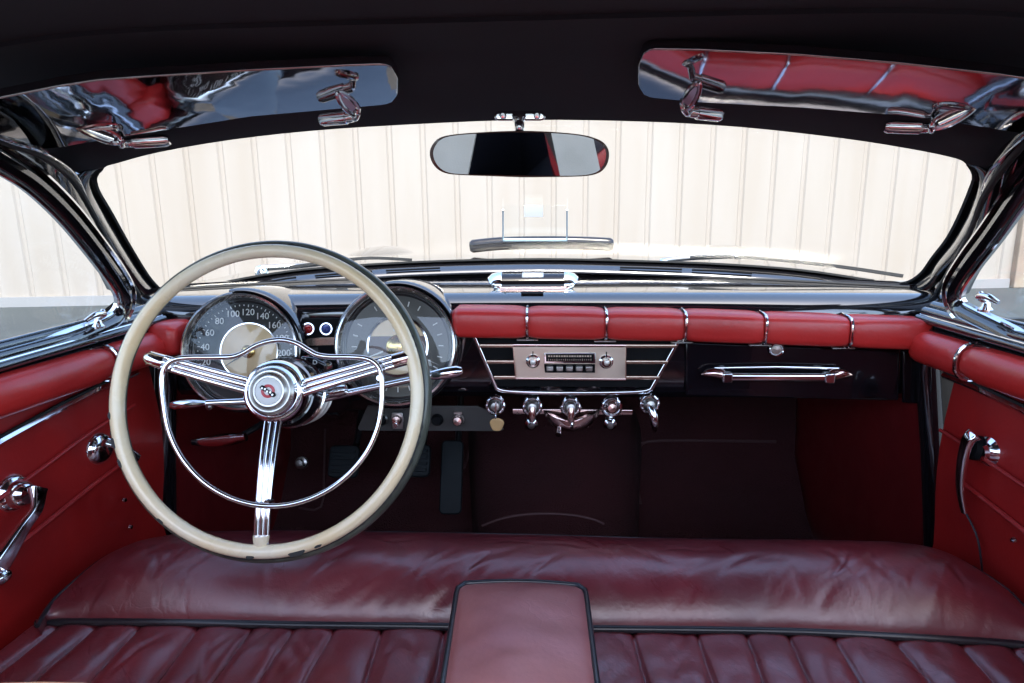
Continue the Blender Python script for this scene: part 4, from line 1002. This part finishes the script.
def resample(pts, n):
    L_ = [0]
    for a, c in zip(pts, pts[1:]): L_.append(L_[-1]+(c-a).length)
    out = []; j = 0
    for i in range(n):
        d = L_[-1]*i/(n-1)
        while j < len(L_)-2 and L_[j+1] < d: j += 1
        t_ = (d-L_[j])/max(L_[j+1]-L_[j], 1e-9); out.append(pts[j].lerp(pts[j+1], min(max(t_, 0), 1)))
    return out
NX = 420
fa, sa = resample(fb, NX), resample(sp_, NX)
# match by x rather than by length
def byx(pts, X):
    for a, c in zip(pts, pts[1:]):
        if a.x <= X <= c.x: return a.lerp(c, (X-a.x)/max(c.x-a.x, 1e-9))
    return pts[0] if X < pts[0].x else pts[-1]
from mathutils import noise as NZ
def wrk(p, amp):
    a = NZ.noise(V((p.x*7+p.y*9, p.y*14-p.x*6, 1.3)))*.6+NZ.noise(V((p.x*16+p.y*26, p.y*20-p.x*10, 4.1)))*.4
    return a*amp
rc = random.Random(11)
def crease_set(n, fx, fy, ang, ln, dp, wd):
    out = []
    for _ in range(n):
        a = ang(); out.append((fx(), fy(), math.cos(a), math.sin(a), rc.uniform(*ln), rc.uniform(*dp), rc.uniform(*wd), rc.uniform(-9, 9)))
    return out
def crs(p, segs):
    '''short worn creases: each a slightly bent groove that fades at its ends'''
    d = 0
    for cx, cy, ca, sa_, L_, dp, wd, bend in segs:
        x, y = p.x-cx, p.y-cy
        if abs(x) > L_ or abs(y) > L_: continue
        t_ = (x*ca+y*sa_)/L_
        if abs(t_) >= 1: continue
        w_ = (-x*sa_+y*ca+bend*.002*t_*t_)/wd
        if abs(w_) < 3: d += dp*(1-t_*t_)*math.exp(-w_*w_)
    return d
ROLLC = crease_set(46, lambda: rc.uniform(-.62, .58), lambda: rc.uniform(.72, .80), lambda: rc.choice((rc.uniform(.5, 1.0), rc.uniform(.6, 1.1), rc.uniform(1.3, 2.4))), (.025, .075), (.0005, .0019), (.0035, .0065)) \
    + crease_set(16, lambda: rc.uniform(-.30, -.08), lambda: rc.uniform(.715, .78), lambda: rc.uniform(.6, .95), (.04, .10), (.0010, .0028), (.004, .007)) \
    + crease_set(40, lambda: rc.uniform(-.55, .55), lambda: rc.uniform(.80, .89), lambda: rc.uniform(-.5, .5), (.02, .06), (.0004, .0012), (.003, .006)) \
    + crease_set(22, lambda: rc.choice((rc.uniform(-.60, -.42), rc.uniform(.40, .58))), lambda: rc.uniform(.70, .85), lambda: rc.uniform(1.0, 2.0), (.03, .07), (.0006, .0016), (.003, .005))
PLEATC = crease_set(90, lambda: rc.uniform(-.66, .62), lambda: rc.uniform(.54, .71), lambda: rc.choice((rc.uniform(.7, 1.2), rc.uniform(.8, 1.1), rc.uniform(1.9, 2.4))), (.025, .06), (.0008, .0026), (.0035, .0065))
rows = []
for k in range(49):
    t_ = k/48; r = []
    for i in range(NX):
        s_ = sa[i]; f_p = fa[i]
        p = s_.lerp(f_p, t_)
        w_ = (f_p-s_).length
        p.z += min(w_, .2)*.24*math.sin(PI*t_**.8)**.8 + (wrk(p, .0030) - crs(p, ROLLC))*math.sin(PI*t_)**.7
        r.append(p)
    rows.append(r)
edge = rows[-1]
for k in range(1, 6): rows.append([p+(V((0, .020*math.sin(k/5*PI*.5), -.16*(k/5)**1.2))) for p in edge])
cush = MB().grid(rows).build('cushion_roll', OX, seat, sharp=0)
MB().tube(resample(fb, 200), .0030, 10).build('front_piping', PIPE, seat)
MB().tube([p+V((0, 0, .004)) for p in sa], .0052, 10).build('cushion_piping', PIPE, seat)
# pleated part
NXp = 620; rows = []
NYp = 60
sb_ = resample(sp_, NXp)
for k in range(NYp):
    t_ = k/(NYp-1); r = []
    for i in range(NXp):
        p0_ = sb_[i]; s_ = i/(NXp-1)
        X1 = lerp(-.69, .66, s_); p = p0_.lerp(V((X1, .20, .585)), t_)
        ph = (X1*.9+p.x*.1+.012*math.sin(t_*3+X1*20))/.0660
        fr_ = abs((ph % 1)-.5)*2                    # 1 at the seam
        g_ = (1-fr_)
        puff = .008*(1-fr_**4) - .007*math.exp(-(g_/.035)**2)
        e = min(1, (k+.6)/6)
        p.z += puff*(.35+.65*e) + (wrk(p*1.4, .0036) - crs(p, PLEATC))*(1-fr_**3)
        r.append(p)
    rows.append(r)
MB().slab(rows, (0, 0, -.06)).build('pleated_cushion', OX, seat, sharp=0)
MB().slab([[V((x, y, z)) for x in (-.66, 0, .62)] for y, z in ((.72, .50), (.72, .30))], (0, -.5, 0)).build('seat_base', PAINTS, seat)
# armrest
q = MB(); rows = []
A4 = [at(458, 584, .70), at(585, 586, .70), at(597, 683, .52), at(443, 683, .52)]
back0 = A4[3]+(A4[3]-A4[0])*1.0; back1 = A4[2]+(A4[2]-A4[1])*1.0
def armp(u_, v_):
    p = A4[0].lerp(A4[1], u_).lerp(back0.lerp(back1, u_), v_)
    hw = 1-.11*max(0, 1-v_/.05)**2.2; um = .5+(u_-.5)*hw; vm = v_-.018*math.sin(PI*u_)*max(0, 1-v_*1.5)
    p = A4[0].lerp(A4[1], um).lerp(back0.lerp(back1, um), vm)
    e = math.sin(PI*u_)**.5*min(1, math.sin(PI*min(v_*2.5, .5)))**.6
    p.z += .015*e + wrk(p*2, .004)*e; return p
top = [[armp(i/24, k/30) for i in range(25)] for k in range(31)]
arm = MB().grid(top)
ring = [top[0][i] for i in range(25)]+[top[k][24] for k in range(1, 31)]+[top[30][i] for i in range(23, -1, -1)]+[top[k][0] for k in range(29, 0, -1)]
arm.grid([[p+V((0, 0, -.085*k/3))+(p-armp(.5, .5)).normalized()*.006*math.sin(PI*k/3) for p in ring] for k in range(4)], closeu=True)
am = arm.build('armrest', OXA, seat, sharp=50)
MB().tube([p+V((0, 0, .001)) for p in ring], .0032, 10, True).build('armrest_piping', PIPE, am)
# top of the seat back, cut out for the armrest
for x0, x1 in ((-.66, -.078), (.068, .64)):
    c = [at(512, 675.5, .285).z+.010]
    pts = [V((lerp(x0, x1, i/30), .245, c[0]-.0385+.0015*math.sin(i*.9))) for i in range(31)]
    MB().tube(pts, lambda t_: .038*(1-.25*abs(2*t_-1)**10), 28, ref=V((0, 0, 1))).build('backrest_edge', TAN, seat)
    MB().slab([[p+V((0, -.03-.0*k, -.03-.13*k)) for p in pts] for k in range(3)], (0, -.05, 0)).build('backrest', OX, seat)
# ------------------------------------------------------------------ light
wld = bpy.data.worlds.new('World'); S.world = wld; wld.use_nodes = True
nt = wld.node_tree; bg = nt.nodes['Background']
sky = nt.nodes.new('ShaderNodeTexSky'); sky.sky_type = 'NISHITA'; sky.sun_disc = False
SEL, SAZ = math.radians(62), math.radians(170)     # azimuth clockwise from +Y
sky.air_density = 1.0; sky.dust_density = 1.6; sky.ozone_density = .8; sky.sun_elevation = SEL; sky.sun_rotation = SAZ
nt.links.new(sky.outputs[0], bg.inputs['Color']); bg.inputs['Strength'].default_value = .15
sd_ = bpy.data.lights.new('sun', 'SUN'); so = bpy.data.objects.new('sun', sd_); COL.objects.link(so)
sd_.energy = 1.2; sd_.angle = math.radians(14); sd_.color = (1, .90, .77)
to_sun = V((math.sin(SAZ)*math.cos(SEL), math.cos(SAZ)*math.cos(SEL), math.sin(SEL)))
so.rotation_euler = to_sun.to_track_quat('Z', 'Y').to_euler()
S.view_settings.view_transform = 'Standard'; S.view_settings.look = 'None'; S.view_settings.exposure = 2.38
S.render.engine = 'CYCLES'
S.cycles.use_denoising = True
S.cycles.max_bounces = 12; S.cycles.diffuse_bounces = 6; S.cycles.glossy_bounces = 6; S.cycles.transparent_max_bounces = 16
S.cycles.sample_clamp_indirect = 10
S.render.film_transparent = False
